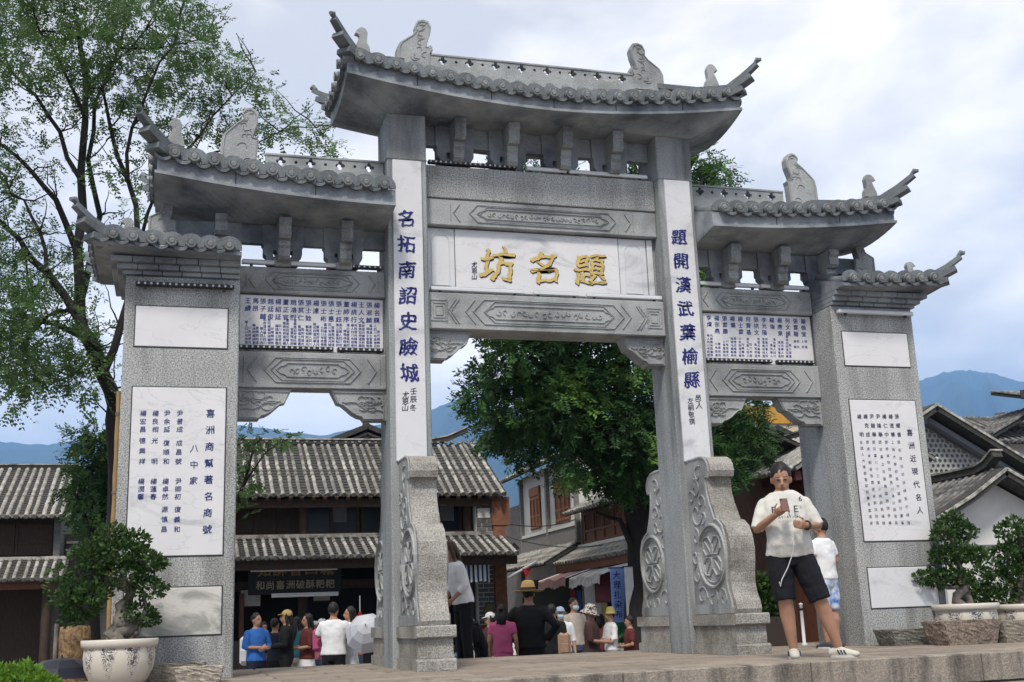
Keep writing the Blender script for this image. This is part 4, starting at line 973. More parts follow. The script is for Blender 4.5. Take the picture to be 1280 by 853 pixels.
b = MB(); b.box(0, 5, ty(9.6), ty(15.3), 0, Z(3.0)); b.build('wall', mat('brown_timber_wall', (.07, .04, .028), .8, .3, 4, stretch=(6, 6, 1)), ts)
panel_wall(ts, (-.06, ty(14.95), 0), (0, -1, 0), 5.2, Z(2.12), Z(2.85), 8, wood_red)
b = MB(); b.box(-.12, -.065, ty(9.7), ty(15.3), Z(2.03), Z(2.11)); b.build('sill', plaster, ts)
tile_slope(ts, (-.72, ty(15.3), Z(1.68)), (0, -1, 0), (.66, 0, .34), 5.6, .19, .052)
tile_slope(ts, (-.45, ty(15.2), Z(2.86)), (0, -1, 0), (2.5, 0, 1.2), 5.6  , .19, .048); tile_slope(ts, (4.8, ty(9.6), Z(2.86)), (0, 1, 0), (-2.75, 0, 1.2), 5.6  , .19, .048)
ridge_cap(ts, (2.05, ty(9.6), Z(4.05)), (2.05, ty(15.2), Z(4.05)), .18, .18)
b = MB(); b.box(-.70, -.58, ty(9.7), ty(15.3), Z(1.46), Z(1.64)); b.build('eave_beam', wood_red, ts)
b = MB(); b.box(-.04, 0, ty(9.8), ty(15.1), .0, Z(1.35)); b.build('opening_shade_sheet', interior_shade, ts)  # flat dark sheet on the wall, shade of the shop put into colour
for y in (10.6, 11.9, 13.3, 14.7): b = MB(); b.box(-.55, -.43, ty(y) - .06, ty(y) + .06, 0, Z(1.5)); b.build('column', wood_red, ts)
def awning(y0, y1, x0, x1, z0, z1, mt, lb, drop=.2):
    t = thing('cloth_awning', lb, 'awning', (x0, (y0 + y1) / 2, z0)); b = MB(); n = 16; V = []; F = []; hw = (y1 - y0) / 2
    for i in range(n + 1):
        y = lerp(-hw, hw, i / n); sag = .03 * math.sin(i / n * math.pi * 4)
        V += [(x1 - x0, y, z1 - z0), (.0, y, sag), (-.02, y, -drop + .03 * (i % 2) + sag)]
    for i in range(n): F += [(3 * i, 3 * i + 1, 3 * i + 4, 3 * i + 3), (3 * i + 1, 3 * i + 2, 3 * i + 5, 3 * i + 4)]
    b.add(V, F, False); b.build('canopy', mt, t)
    b = MB()
    for s in (-hw, hw): b.tube([(x1 - x0, s, z1 - z0), (0, s, 0)], .015, 6)
    b.build('frame', white_metal, t)
awning(13.0, 15.0, 4.35, 5.1, 1.27, 1.50, mat('mauve_canvas', (.22, .13, .13), .9, .2, 6), 'faded mauve cloth awning with a scalloped edge')
awning(10.85, 12.75, 4.35, 5.1, 1.24, 1.48, mat('grey_print_canvas', (.36, .35, .33), .9, .35, 7), 'grey patterned cloth awning with a scalloped edge')
awning(9.3, 10.6, 4.3, 5.15, 1.32, 1.50, mat('pale_blue_canvas', (.42, .50, .58), .7, .1, 4), 'pale blue flat awning beside the dark tree trunk', .06)
def banner(p, wd, h, mt, lb, txt=None, cm=None, sz=.2):
    t = thing('cloth_banner', lb, 'banner', p); b = MB(); b.box(-wd / 2, wd / 2, -.01, .01, 0, h); b.build('cloth', mt, t)
    b = MB(); b.tube([(-wd / 2 - .03, 0, h + .012), (wd / 2 + .03, 0, h + .012)], .015, 6); b.build('rod', wood_dark, t)
    if txt:
        b = MB()
        for i, ch in enumerate(txt): letter(b, ch, -.05, h - sz * .8 - i * (h - sz * .6) / len(txt), sz, -.0115, .014, 1, BR)
        b.build('lettering', cm or ink_blue, t)
p = at_y(777, 778, 8.6); banner(tuple(p), .33, .95, mat('blue_cloth', (.22, .34, .68), .8, .1, 5), 'bright blue hanging cloth banner with dark characters', '大理扎染布', ink_blue, .15)
p = at_y(789, 770, 8.3); banner(tuple(p), .16, .85, mat('white_hanging_cloth', (.46, .46, .45), .9, .2, 6), 'narrow white hanging cloth beside the blue banner')
p = at_x(743, 770, 4.9); simple_box('shop_poster', 'pale printed poster standing inside the timber shop', 'poster', tuple(p), (.5, .03, .75), paper, R(-60))
p = at_x(762, 752, 4.7); simple_box('shop_poster', 'dark red framed board hung in the timber shop', 'poster', tuple(p), (.6, .03, .55), mat('dark_red_board', (.12, .02, .025), .6), R(-50))
t = thing('flag_pole', 'slanting white pole with a small red pennant over the alley', 'pole', tuple(at_y(636, 722, 13.5)))
q = at_y(671, 702, 12.9) - at_y(636, 722, 13.5)
b = MB(); b.tube([(0, 0, 0), tuple(q)], .03, 8); b.build('pole', white_metal, t); b = MB(); c = q * .62; b.prism([(c.x - .09, c.z - .02), (c.x + .11, c.z - .02), (c.x + .0, c.z - .24)], 'y', c.y - .01, c.y + .01); b.build('pennant', red_paper, t)
t = thing('wall_lamp', 'square white lantern lamp bracketed on the brick corner', 'lamp', tuple(at_y(641, 694, 14.2)))
b = MB(); b.box(-.10, .10, -.1, .1, -.1, .13, .01); b.build('glass', mat('milk_glass', (.55, .55, .52), .4), t); b = MB(); b.prism([(-.14, .13), (.14, .13), (.02, .26), (-.02, .26)], 'y', -.13, .13); b.tube([(0, 0, .24), (-.2, .2, .28)], .015, 6); b.build('cap', black_metal, t)

def wire(p0, p1, sag, lb):
    p0, p1 = Vector(p0), Vector(p1); b = MB(); b.tube([p0.lerp(p1, u) - Vector((0, 0, sag * 4 * u * (1 - u))) - p0 for u in np.linspace(0, 1, 14)], .012, 5); tag(b.build('overhead_wire', black_metal, None, 1, tuple(p0)), lb, 'wire')
wire((3.42, 14.4, 2.6), (5.5, 15.4, 2.75), .12, 'black wire sagging from the brick pier to the white shophouse'); wire((3.42, 14.4, 2.3), (5.5, 13.2, 2.0), .15, 'black wire from the brick pier to the timber shophouse')
basket = mat('wicker', (.22, .14, .07), .9, .3, 20, bump=.6, bscale=40)
for i, (x, y, cl_, lb) in enumerate(((4.7, 13.6, (.35, .12, .04), 'wicker basket heaped with orange fruit outside the timber shophouse'), (4.75, 11.6, (.25, .30, .06), 'wicker basket heaped with green fruit outside the timber shophouse'), (4.9, 16.6, (.30, .05, .04), 'wicker basket heaped with red fruit outside the white shophouse'), (1.9, 13.9, (.40, .30, .18), 'wicker basket of pale flat breads by the brick wall'), (-1.6, 13.9, (.32, .2, .1), 'wicker basket of brown pastries under the shop sign'))):
    t = thing('fruit_basket', lb, 'basket', (x, y, GZ)); b = MB(); b.lathe([(.0, 0), (.22, 0), (.30, .35), (.33, .62), (.31, .62), (.27, .5)], 14); b.build('basket', basket, t); b = MB()
    for k in range(14): a = k * 2.4; b.ball((.05 * math.sqrt(k) * math.cos(a) * 1.4, .05 * math.sqrt(k) * math.sin(a) * 1.4, .62 + .05 * (1 - k / 14)), .06, 8, 6)
    kind(b.build('heap', mat('goods_%d' % i, cl_, .6, .2, 9), t), 'stuff')
for i, (y, z, cl_, lb) in enumerate(((14.4, .2, (.35, .05, .05), 'red scarf hanging on the timber shop front'), (14.0, .15, (.05, .12, .3), 'indigo scarf hanging on the timber shop front'), (12.4, .2, (.4, .3, .1), 'yellow scarf hanging on the timber shop front'), (11.2, .15, (.3, .28, .27), 'grey scarf hanging on the timber shop front'))):
    t = thing('hanging_scarf', lb, 'scarf', (5.0, y, z)); b = MB(); V = []; F = []
    for k in range(9): yy = -.14 + .28 * k / 8; V += [(.02 * math.sin(k * 2.1), yy, .85), (.05 * math.sin(k * 2.1), yy * 1.1, 0)]
    for k in range(8): F.append((2 * k, 2 * k + 1, 2 * k + 3, 2 * k + 2))
    b.add(V, F, True); b.build('cloth', mat('scarf_%d' % i, cl_, .9, .2, 8), t); b = MB(); b.tube([(0, -.2, .86), (0, .2, .86)], .01, 6); b.build('rod', wood_dark, t)

# --- house seen through the narrow bay
rh = thing('tiled_side_house', 'brown timber house with long pale tiled roof behind the narrow bay', 'house', (7.5, 9, GZ)); ry = lambda y: y - 9; rx = lambda x: x - 7.5
pale_rows = (mat('pale_roof_tile', (.42, .41, .39), .9, .22, 7, .2, 30, .5, 30, rnd=.15), mat('pale_pan_tile', (.22, .215, .205), .9, .3, 7))
tile_slope(rh, (rx(7.45), ry(14.5), Z(3.06)), (0, -1, 0), (1.75, 0, 1.0), 6.3  , .19, .048, pale_rows)
tile_slope(rh, (rx(10.6), ry(8.2), Z(3.25)), (0, 1, 0), (-1.4, 0, .8), 6.3  , .19, .048, pale_rows)
ridge_cap(rh, (rx(9.2), ry(8.2), Z(4.05)), (rx(9.2), ry(14.5), Z(4.05)), .2, .2)
b = MB(); b.box(rx(8.0), rx(10.3), ry(8.5), ry(14.3), 0, Z(3.05)); b.prism([(rx(8.0), Z(3.05)), (rx(10.3), Z(3.05)), (rx(9.2), Z(3.95))], 'y', ry(8.5), ry(8.7)); b.build('wall', wood_red, rh)
panel_wall(rh, (rx(7.94), ry(14.2), 0), (0, -1, 0), 5.6, Z(1.6), Z(2.85), 8, wood_red)
b = MB(); b.box(rx(7.5), rx(7.62), ry(8.3), ry(14.4), Z(2.82), Z(3.0)); b.build('eave_beam', mat('maroon_paint', (.09, .022, .02), .6), rh)
q0, q1, q2 = at_y(935, 507, 17), at_y(1032, 507, 17), at_y(980, 530, 17)
oh = thing('ochre_house', 'ochre and cream house wall with a small dark gable above the tiled side house', 'house', (q2.x, 17, GZ)); hw_ = (q1.x - q0.x) / 2
b = MB(); b.box(-hw_, hw_, 0, 4, 0, Z(q0.z)); b.build('wall', mat('cream_wall', (.58, .50, .36), .9, .1, 2), oh); b = MB(); b.box(-hw_ - .02, hw_ + .02, -.05, -.002, Z(q2.z), Z(q0.z)); b.build('ochre_band', mat('ochre_paint', (.52, .27, .05), .8, .15, 2), oh)
g0 = at_y(967, 536, 16.6); b = MB(); b.bar([(g0.x - q2.x - 1.2, -.4, Z(g0.z - .5)), (g0.x - q2.x, -.4, Z(g0.z)), (g0.x - q2.x + 1.6, -.4, Z(g0.z - .75))], .5, .14); b.build('porch_verge', roof_dark, oh); b = MB(); b.prism([(g0.x - q2.x - 1.0, Z(g0.z - 1.4)), (g0.x - q2.x + 1.4, Z(g0.z - 1.4)), (g0.x - q2.x + 1.4, Z(g0.z - .75)), (g0.x - q2.x, Z(g0.z - .12)), (g0.x - q2.x - 1.0, Z(g0.z - .6))], 'y', -.4, -.06); b.build('porch_gable', wood_dark, oh)

roof_mid = (mat('grey_roof_tile', (.19, .185, .175), .9, .3, 7, .25, 40, .6, 30, col2=(.08, .08, .075), c2scale=5, rnd=.2), mat('black_pan_tile', (.03, .03, .03), .9, .3, 7))
# --- houses beyond the clipped bonsai
lh = thing('lattice_gable_house', 'grey gable house with a honeycomb pierced panel under a black verge', 'house', (11, 9, GZ)); lx_ = lambda x: x - 11
AP = (11.05, 4.34); sl = -(4.34 - 3.06) / (13.33 - 11.05); LW = 10.35
b = MB(); b.prism([(lx_(LW), 0), (lx_(15.5), 0), (lx_(15.5), Z(1.78)), (lx_(AP[0]), Z(AP[1] - .06)), (lx_(LW), Z(3.88))], 'y', .12, 6); b.build('wall', mat('grey_plaster', (.20, .20, .20), .9, .15, 2), lh)
for x1, z1 in ((15.8, AP[1] + sl * (15.8 - AP[0])), (LW - .2, AP[1] + sl * (AP[0] - LW + .2))):
    b = MB(); b.bar([(lx_(AP[0]), -.15, Z(AP[1])), (lx_(x1), -.15, Z(z1))], .6, .16); b.build('verge', roof_dark, lh); b = MB(); b.bar([(lx_(AP[0]), -.46, Z(AP[1] + .05)), (lx_(x1), -.46, Z(z1 + .05))], .03, .05); b.build('verge_edge', roof_lite, lh)
    b = MB(); b.bar([(lx_(AP[0]), -.02, Z(AP[1] - .20)), (lx_(x1), -.02, Z(z1 - .20))], .2, .10); b.build('verge_board', mat('blue_grey_board', (.20, .22, .25), .8), lh)
hexs = MB(); hexs.box(0, 1, 0, 1, 0, 1); hx = .125; hb = MB()
o6 = circ(0, 0, .068, 6, R(30)); i6 = circ(0, 0, .047, 6, R(30)); hb.plate(o6, [i6], 'y', -.03, .0); hexm = hb.mesh('lattice_hexagon', mat('pale_lattice', (.42, .42, .40), .9, .15, 5))
pn = MB(); pn.box(lx_(10.9), lx_(13.6), .09, .119, Z(2.2), Z(4.0)); pnl = None
for j in range(15):
    for i in range(30):
        x = 10.75 + i * .122 + (.061 if j % 2 else 0); z = 2.45 + j * .106
        if z < AP[1] + sl * (x - AP[0]) - .36 and z > 2.5 and x < 13.4: put('lattice_hexagon', hexm, lh, (lx_(x), .115, Z(z)))
tile_slope(lh, (lx_(15.9), -.2, Z(AP[1] + sl * 4.85)), (0, 1, 0), (-4.85, 0, -sl * 4.85), 6.2, .2, .046, roof_mid); tile_slope(lh, (lx_(LW - .2), 6, Z(AP[1] + sl * (AP[0] - LW + .2))), (0, -1, 0), (AP[0] - LW + .2, 0, -sl * (AP[0] - LW + .2)), 6.2, .2, .046, roof_mid)
wh = thing('white_gable_house', 'low white gable house with curved black tiled ridge behind the bonsai pots', 'house', (9.65, 5.5, GZ))
b = MB(); b.prism([(-1.15, 0), (2.3, 0), (2.3, Z(1.25)), (0, Z(2.42)), (-1.15, Z(1.78))], 'y', 0, 4); b.build('wall', plaster, wh)
b = MB(); b.box(-1.15, 2.3, -.012, -.002, Z(1.28), Z(1.36)); b.build('grey_band', mat('grey_band', (.16, .16, .17), .8), wh)
b = MB(); b.box(-.05, .35, -.03, -.002, Z(.72), Z(1.12), .01); b.build('meter_box', mat('pale_blue_box', (.42, .48, .55), .6), wh)
for x1, z1 in ((2.7, 1.22), (-1.5, 1.74)): b = MB(); b.bar([(0, -.2, Z(2.56)), (x1 * .5, -.2, Z(lerp(2.56, z1, .5) - .04)), (x1, -.2, Z(z1))], .45, .15); b.build('verge', roof_dark, wh); b = MB(); b.bar([(0, -.44, Z(2.60)), (x1 * .5, -.44, Z(lerp(2.60, z1 + .04, .5) - .04)), (x1, -.44, Z(z1 + .04))], .03, .05); b.build('verge_edge', roof_lite, wh)
tile_slope(wh, (-1.45, 4, Z(1.78)), (0, -1, 0), (1.45, 0, .80), 4.2, .19, .045, roof_mid); tile_slope(wh, (2.6, -.2, Z(1.26)), (0, 1, 0), (-2.6, 0, 1.32), 4.2, .19, .045, roof_mid)
ridge_cap(wh, (0, -.25, Z(2.6)), (0, 4, Z(2.6)), .2, .2, (.22, 0))
b = MB(); b.box(-.25, 1.9, -.45, -.40, 0, Z(.72)); b.build('plank_fence', mat('brown_plank', (.17, .12, .07), .85, .25, 4, stretch=(10, 10, 1)), wh)
fr = thing('far_tiled_house', 'far house with layered grey tiled roofs and upswept eaves below the mountain', 'house', (19, 14, GZ))
b = MB(); b.box(-2.0, 6, .2, 4, 0, Z(4.6)); b.build('wall', plaster, fr)
tile_slope(fr, (-2.9, -.4, Z(4.45)), (1, 0, 0), (0, 2.0, .95), 8, .22, .055, roof_mid); tile_slope(fr, (-2.9, 4, Z(4.45)), (0, -1, 0), (2.0, 0, .95), 4.4, .22, .055, roof_mid)
b = MB(); b.bar([(-2.9, -.5, Z(4.52)), (-1.9, .3, Z(4.8)), (-1.0, 1.2, Z(5.2)), (-.6, 1.6, Z(5.5))], .25, .2); b.build('hip_ridge', roof_dark, fr)
b = MB(); b.box(.3, 6, .2, 3, Z(4.8), Z(5.6)); b.build('upper_wall', wood_red, fr)
tile_slope(fr, (-1.55, -.8, Z(5.55)), (1, 0, 0), (0, 1.5, .42), 8, .22, .055, roof_mid)
b = MB(); b.bar([(-1.75, -.85, Z(5.64)), (-1.2, -.2, Z(5.74)), (.2, .8, Z(6.15))], .25, .2); b.build('hip_ridge', roof_dark, fr)

# ================================================================== the air between here and the mountains
hz = MB(); hz.box(-9200, 9200, -9200, 9200, -12, 1400); m, nt_, b_ = newmat('haze'); nt_.nodes.remove(b_)
pv = nt_.nodes.new('ShaderNodeVolumePrincipled'); pv.inputs['Color'].default_value = (.27, .54, 1.0, 1); pv.inputs['Density'].default_value = .00014; pv.inputs['Anisotropy'].default_value = 0
nt_.links.new(pv.outputs[0], nt_.nodes['Material Output'].inputs['Volume']); kind(hz.build('haze', m), 'stuff')
# ================================================================== vegetation
NPR = np.random.default_rng(11)
def leafmesh(name, P, D, Sd, ln, wd, mt, parent):
    """diamond leaves: P base points, D leaf direction, Sd sideways direction"""
    n = len(P); ln = ln[:, None]; wd = wd[:, None]; Nn = np.cross(D, Sd)
    v = np.empty((n, 4, 3)); v[:, 0] = P; v[:, 1] = P + D * ln * .45 + Sd * wd; v[:, 2] = P + D * ln + Nn * ln * -.12; v[:, 3] = P + D * ln * .45 - Sd * wd
    me = bpy.data.meshes.new(name); me.vertices.add(n * 4); me.vertices.foreach_set('co', v.reshape(-1)); me.loops.add(n * 4); me.loops.foreach_set('vertex_index', np.arange(n * 4, dtype=np.int32))
    me.polygons.add(n); me.polygons.foreach_set('loop_start', np.arange(0, n * 4, 4, dtype=np.int32)); me.polygons.foreach_set('loop_total', np.full(n, 4, dtype=np.int32))
    me.update(calc_edges=True); me.materials.append(mt); o = put(name, me, parent); return o
def unit(a): return a / np.maximum(np.linalg.norm(a, axis=1, keepdims=True), 1e-9)
def fronds(clusters, nper, L0, pairs, leaf, wid, droop, org):
    """pinnate sprays filling ball-shaped clusters (centre, radius, weight)"""
    Ps, Ds, Ss = [], [], []
    for c, r, wgt in clusters:
        n = max(4, int(nper * wgt)); q = unit(NPR.normal(size=(n, 3))); rad = r * NPR.uniform(.15, 1.0, n) ** .5
        o = np.array(c) + q * rad[:, None] * np.array([1, 1, .85]); d = unit(q * .8 + NPR.normal(size=(n, 3)) * .45 + np.array([0, 0, -droop]))
        up = np.array([0, 0, 1.]) + NPR.normal(size=(n, 3)) * .35; s = unit(np.cross(d, up)); Ln = L0 * NPR.uniform(.6, 1.2, n)
        for k in range(pairs):
            t = (k + .6) / pairs
            pos = o + d * (Ln * t)[:, None] + np.array([0, 0, -1.]) * (droop * .35 * Ln * t * t)[:, None]
            for sg in (-1, 1):
                Ps.append(pos); Ds.append(unit(s * sg * .85 + d * .55 + NPR.normal(size=(n, 3)) * .12)); Ss.append(unit(d * .9 - s * sg * .4 + NPR.normal(size=(n, 3)) * .15))
        Ps.append(o + d * Ln[:, None]); Ds.append(d); Ss.append(s)
    P = np.concatenate(Ps) - np.array(org); D = np.concatenate(Ds); Sd = np.concatenate(Ss); n = len(P)
    return P, D, Sd, leaf * NPR.uniform(.45, 1.35, n), wid * NPR.uniform(.8, 1.15, n)
def tufts(clusters, nper, leaf, wid, org, shell=.55):
    """single leaves crowding the outside of clipped pads"""
    Ps, Ds, Ss = [], [], []
    for c, r, wgt in clusters:
        n = int(nper * wgt); q = unit(NPR.normal(size=(n, 3))); rad = r * NPR.uniform(shell ** 3, 1.0, n) ** (1 / 3) * (1 + .12 * np.sin(q[:, 0] * 9 + q[:, 2] * 7))
        Ps.append(np.array(c) + q * rad[:, None] * np.array([1.08, 1, .62])); d = unit(q + NPR.normal(size=(n, 3)) * .55 + np.array([0, 0, .25])); Ds.append(d); Ss.append(unit(np.cross(d, NPR.normal(size=(n, 3)))))
    P = np.concatenate(Ps) - np.array(org); n = len(P)
    return P, np.concatenate(Ds), np.concatenate(Ss), leaf * NPR.uniform(.45, 1.35, n), wid * NPR.uniform(.8, 1.2, n)
def px_clusters(lst, Y, jit, k=1.0, mode='y'):
    out = []
    for e in lst:
        x, y, r = e[:3]; w_ = e[3] if len(e) > 3 else 1
        for rep in range(2 if jit > .5 else 1):
            yy = Y + random.uniform(-jit, jit); p = at_y(x, y, yy); d = (p - CAM).dot(FW); out.append((tuple(p), r / FPX * d * k, w_ * (r / 30) ** 2))
    return out
leaf_a = mat('locust_leaf', (.10, .175, .06), .55, .35, 1.2, trans=.4, col2=(.07, .13, .035), c2scale=.7, c2lo=.4, c2hi=.6)
leaf_b = mat('camphor_leaf', (.036, .085, .026), .5, .4, 1.0, trans=.2, col2=(.15, .27, .05), c2scale=1.1, c2lo=.52, c2hi=.68, spec=.2)
leaf_c = mat('ficus_leaf', (.042, .085, .022), .5, .4, 9, trans=.2, col2=(.10, .15, .04), c2scale=7, c2lo=.55, c2hi=.75, spec=.2)
leaf_d = mat('bright_leaf', (.14, .26, .03), .5, .3, 12, trans=.4)
bark_d = mat('dark_bark', (.018, .016, .014), .9, .3, 6, stretch=(3, 3, .6), bump=.6, bscale=18)
bark_l = mat('grey_bark', (.20, .175, .145), .9, .3, 10, bump=.7, bscale=25, col2=(.08, .07, .06), c2scale=6)
def limbs(b, lst, Y, jit, thin=1.0):
    for pts in lst:
        P = []; n = len(pts[0])
        yy = Y + pts[2] if len(pts) > 2 else Y
        for i, (x, y) in enumerate(pts[0]): P.append(at_y(x, y, yy + random.uniform(-jit, jit) * (i / n)))
        Q = [P[0]]
        for i in range(1, len(P)): Q += [P[i - 1].lerp(P[i], .5) + Vector([random.uniform(-.05, .05) for _ in range(3)]), P[i]]
        a, c = pts[1]; a *= thin; c *= thin; b.tube(Q, [lerp(a, c, i / (len(Q) - 1)) for i in range(len(Q))], 8)

# --- tall open tree behind the merchant pier
TY = 6.4; base = at_y(146, 780, TY); base.z = GZ
tr = thing('locust_tree', 'tall open-crowned tree with bare dark limbs and feathery leaves behind the blue-lettered pier', 'tree', tuple(base))
b = MB(); bp = base
main = [((150, 800), (149, 700), (147, 600), (142, 525), (138, 487), (118, 440), (100, 395), (97, 310), (101, 217), (107, 98), (98, 30)), (.24, .05)]
L_ = [main,
      [((139, 490), (120, 435), (92, 388), (58, 340), (25, 300), (-20, 262)), (.15, .04), -.4],
      [((140, 500), (122, 440), (70, 405), (30, 395), (-30, 380)), (.10, .03), .5],
      [((100, 380), (112, 330), (125, 270), (110, 200), (118, 130), (150, 60), (165, 10)), (.09, .02), .6],
      [((176, 335), (172, 295), (160, 225), (138, 160), (128, 110)), (.08, .03), -.5], [((128, 470), (150, 410), (176, 335)), (.09, .08), -.5],
      [((160, 225), (165, 160), (190, 100), (215, 60), (225, 20)), (.045, .015), -.5],
      [((98, 320), (70, 250), (40, 215), (0, 180), (-40, 150)), (.08, .02), .3],
      [((101, 225), (75, 165), (45, 120), (10, 85), (-20, 60)), (.06, .015), -.2],
      [((176, 300), (200, 230), (250, 170), (290, 120), (320, 90)), (.045, .012), .2],
      [((200, 230), (240, 200), (300, 185), (350, 165), (395, 160)), (.035, .01), .6],
      [((58, 340), (50, 290), (30, 250), (10, 235)), (.05, .015), -.6], [((92, 388), (60, 395), (30, 430), (5, 450)), (.05, .015), .4],
      [((107, 110), (140, 80), (180, 40), (200, 5)), (.04, .012), .5], [((107, 150), (80, 90), (50, 40), (40, 0)), (.045, .012), -.6],
      [((25, 300), (35, 350), (60, 420)), (.03, .01), .2], [((150, 60), (200, 60), (250, 50)), (.03, .01), .3], [((118, 440), (90, 470), (40, 480)), (.05, .015), .8]]

rt = random.Random(21)
for ln_ in list(L_):
    pts_ = ln_[0]
    for i in range(1, len(pts_)):
        for rep in range(2):
            x, y = pts_[i]; dx = rt.uniform(-55, 55); dy = rt.uniform(-60, 5); L_.append([((x, y), (x + dx * .5 + rt.uniform(-6, 6), y + dy * .45), (x + dx, y + dy)), (.022, .006), (ln_[2] if len(ln_) > 2 else 0)])
limbs(b, L_, TY, .5, .66); b.xf(lambda p: p - base); b.build('trunk', bark_d, tr)
cl = [(110, 60, 45), (40, 70, 42), (170, 30, 42), (230, 50, 42), (60, 18, 40), (200, 85, 38), (295, 85, 26), (325, 98, 20, .8), (255, 105, 34), (160, 105, 38), (280, 148, 32), (340, 150, 26), (385, 160, 26), (230, 155, 28, .8), (10, 25, 35), (-20, 90, 40),
      (15, 150, 25, .6), (125, 150, 28, .6), (60, 195, 26, .5), (15, 225, 28, .6), (8, 335, 26, .7), (60, 335, 30, .6), (30, 385, 36, .8), (90, 390, 26, .6), (15, 440, 36), (65, 450, 32), (100, 345, 26, .5), (150, 300, 22, .5), (165, 255, 20, .5), (105, 435, 28), (40, 478, 22),
      (130, 20, 36), (90, 100, 36), (250, 20, 30, .8), (190, 130, 26, .7), (310, 175, 20, .7), (410, 180, 16), (130, 210, 24, .5), (185, 180, 22, .6), (-20, 200, 40), (-30, 320, 40), (-30, 430, 40), (200, 170, 20, .5), (75, 130, 30, .6), (180, 220, 20, .5), (120, 480, 22, .8), (150, -10, 40), (60, -20, 45), (-20, 10, 40), (220, -5, 30), (340, 120, 18, .7), (270, 75, 24, .7), (20, 300, 32, .8), (45, 420, 34), (5, 395, 38), (85, 465, 28), (30, 462, 34), (40, 355, 30, .8), (115, 405, 22, .8), (70, 300, 26, .6), (20, 260, 26, .6), (10, 500, 22, .7)]
leafmesh('crown', *fronds(px_clusters(cl, TY, 1.3, .86), 44, .30, 6, .062, .017, .35, base), leaf_a, tr)
# --- evergreen below it
g2 = at_y(112, 790, 9.5); g2.z = GZ
t2 = thing('evergreen_tree', 'low dark evergreen growing between the timber house and the blue-lettered pier', 'tree', tuple(g2))
b = MB(); limbs(b, [[((118, 800), (116, 700), (118, 620), (122, 570)), (.10, .03)], [((116, 680), (100, 630), (95, 600)), (.05, .02)]], 9.5, .2); b.xf(lambda p: p - g2); b.build('trunk', bark_d, t2)
leafmesh('crown', *fronds(px_clusters([(130, 560, 24), (112, 585, 26), (100, 612, 22), (130, 615, 30), (108, 640, 22), (135, 650, 26), (95, 548, 14), (122, 540, 14), (145, 590, 26), (120, 670, 20), (160, 560, 26), (165, 620, 26)], 9.5, .8), 90, .26, 6, .075, .022, .3, g2), leaf_b, t2)
# --- light shrub over the snack house roof
g3 = at_y(285, 780, 8.5); g3.z = GZ
t3 = thing('young_tree', 'slender young tree with light green leaves in front of the snack house roof', 'tree', tuple(g3))
b = MB(); limbs(b, [[((284, 800), (286, 700), (294, 630), (314, 572), (328, 547)), (.05, .01)], [((294, 630), (330, 568), (360, 549)), (.02, .006)]], 8.5, .1); b.xf(lambda p: p - g3); b.build('trunk', bark_d, t3)
leafmesh('crown', *fronds(px_clusters([(318, 552, 16, .9), (338, 543, 14, .8), (358, 548, 15, .9), (372, 548, 7, .8), (307, 572, 20), (325, 575, 13, .6), (304, 605, 20), (316, 612, 12), (303, 635, 14), (300, 545, 16), (290, 600, 24)], 8.5, .3), 60, .16, 5, .07, .020, .2, g3), leaf_a, t3)
# --- dense dark tree by the alley
CY = 8.4; g4 = at_y(797, 800, CY); g4.z = GZ
t4 = thing('camphor_tree', 'dense dark evergreen tree with drooping sprays seen through the central bay', 'tree', tuple(g4))
b = MB(); limbs(b, [[((799, 860), (798, 760), (800, 690), (795, 640), (790, 580), (780, 500), (770, 400), (790, 300), (830, 220)), (.30, .08)],
                   [((797, 650), (770, 610), (720, 560), (660, 520), (620, 490)), (.14, .03)], [((800, 660), (830, 590), (870, 540), (930, 530)), (.14, .03)], [((790, 580), (740, 500), (690, 450), (650, 430)), (.12, .03)],
                   [((780, 500), (820, 430), (850, 350), (880, 220)), (.11, .02)], [((797, 700), (775, 650), (745, 640)), (.07, .02)], [((800, 640), (815, 600), (812, 560)), (.09, .03)], [((770, 400), (720, 330), (690, 250)), (.08, .02)]], CY, .6); b.xf(lambda p: p - g4); b.build('trunk', bark_d, t4)
cl4 = [(598, 492, 20), (625, 465, 26), (640, 438, 26), (690, 445, 36), (740, 440, 38), (800, 450, 34), (650, 515, 40), (700, 515, 44), (760, 520, 48), (812, 540, 42), (690, 480, 36), (740, 480, 40), (790, 560, 40), (840, 500, 40), (655, 556, 26), (728, 572, 36), (785, 590, 34), (620, 535, 24), 
       (700, 395, 46), (760, 380, 54), (640, 400, 36), (820, 400, 46), (700, 310, 54), (780, 300, 54), (850, 330, 46), (650, 340, 40), (640, 225, 30), (700, 240, 36), (780, 240, 38), (880, 205, 22), (902, 218, 16), (860, 232, 30), (900, 545, 30), (925, 530, 26), (908, 582, 22), (945, 548, 20, .8), (935, 510, 20), (875, 565, 30), (880, 450, 40), (960, 555, 14, .6), (600, 470, 14), (590, 505, 10)]
leafmesh('crown', *fronds(px_clusters(cl4, CY, 1.5), 84, .36, 7, .105, .022, .45, g4), leaf_b, t4)

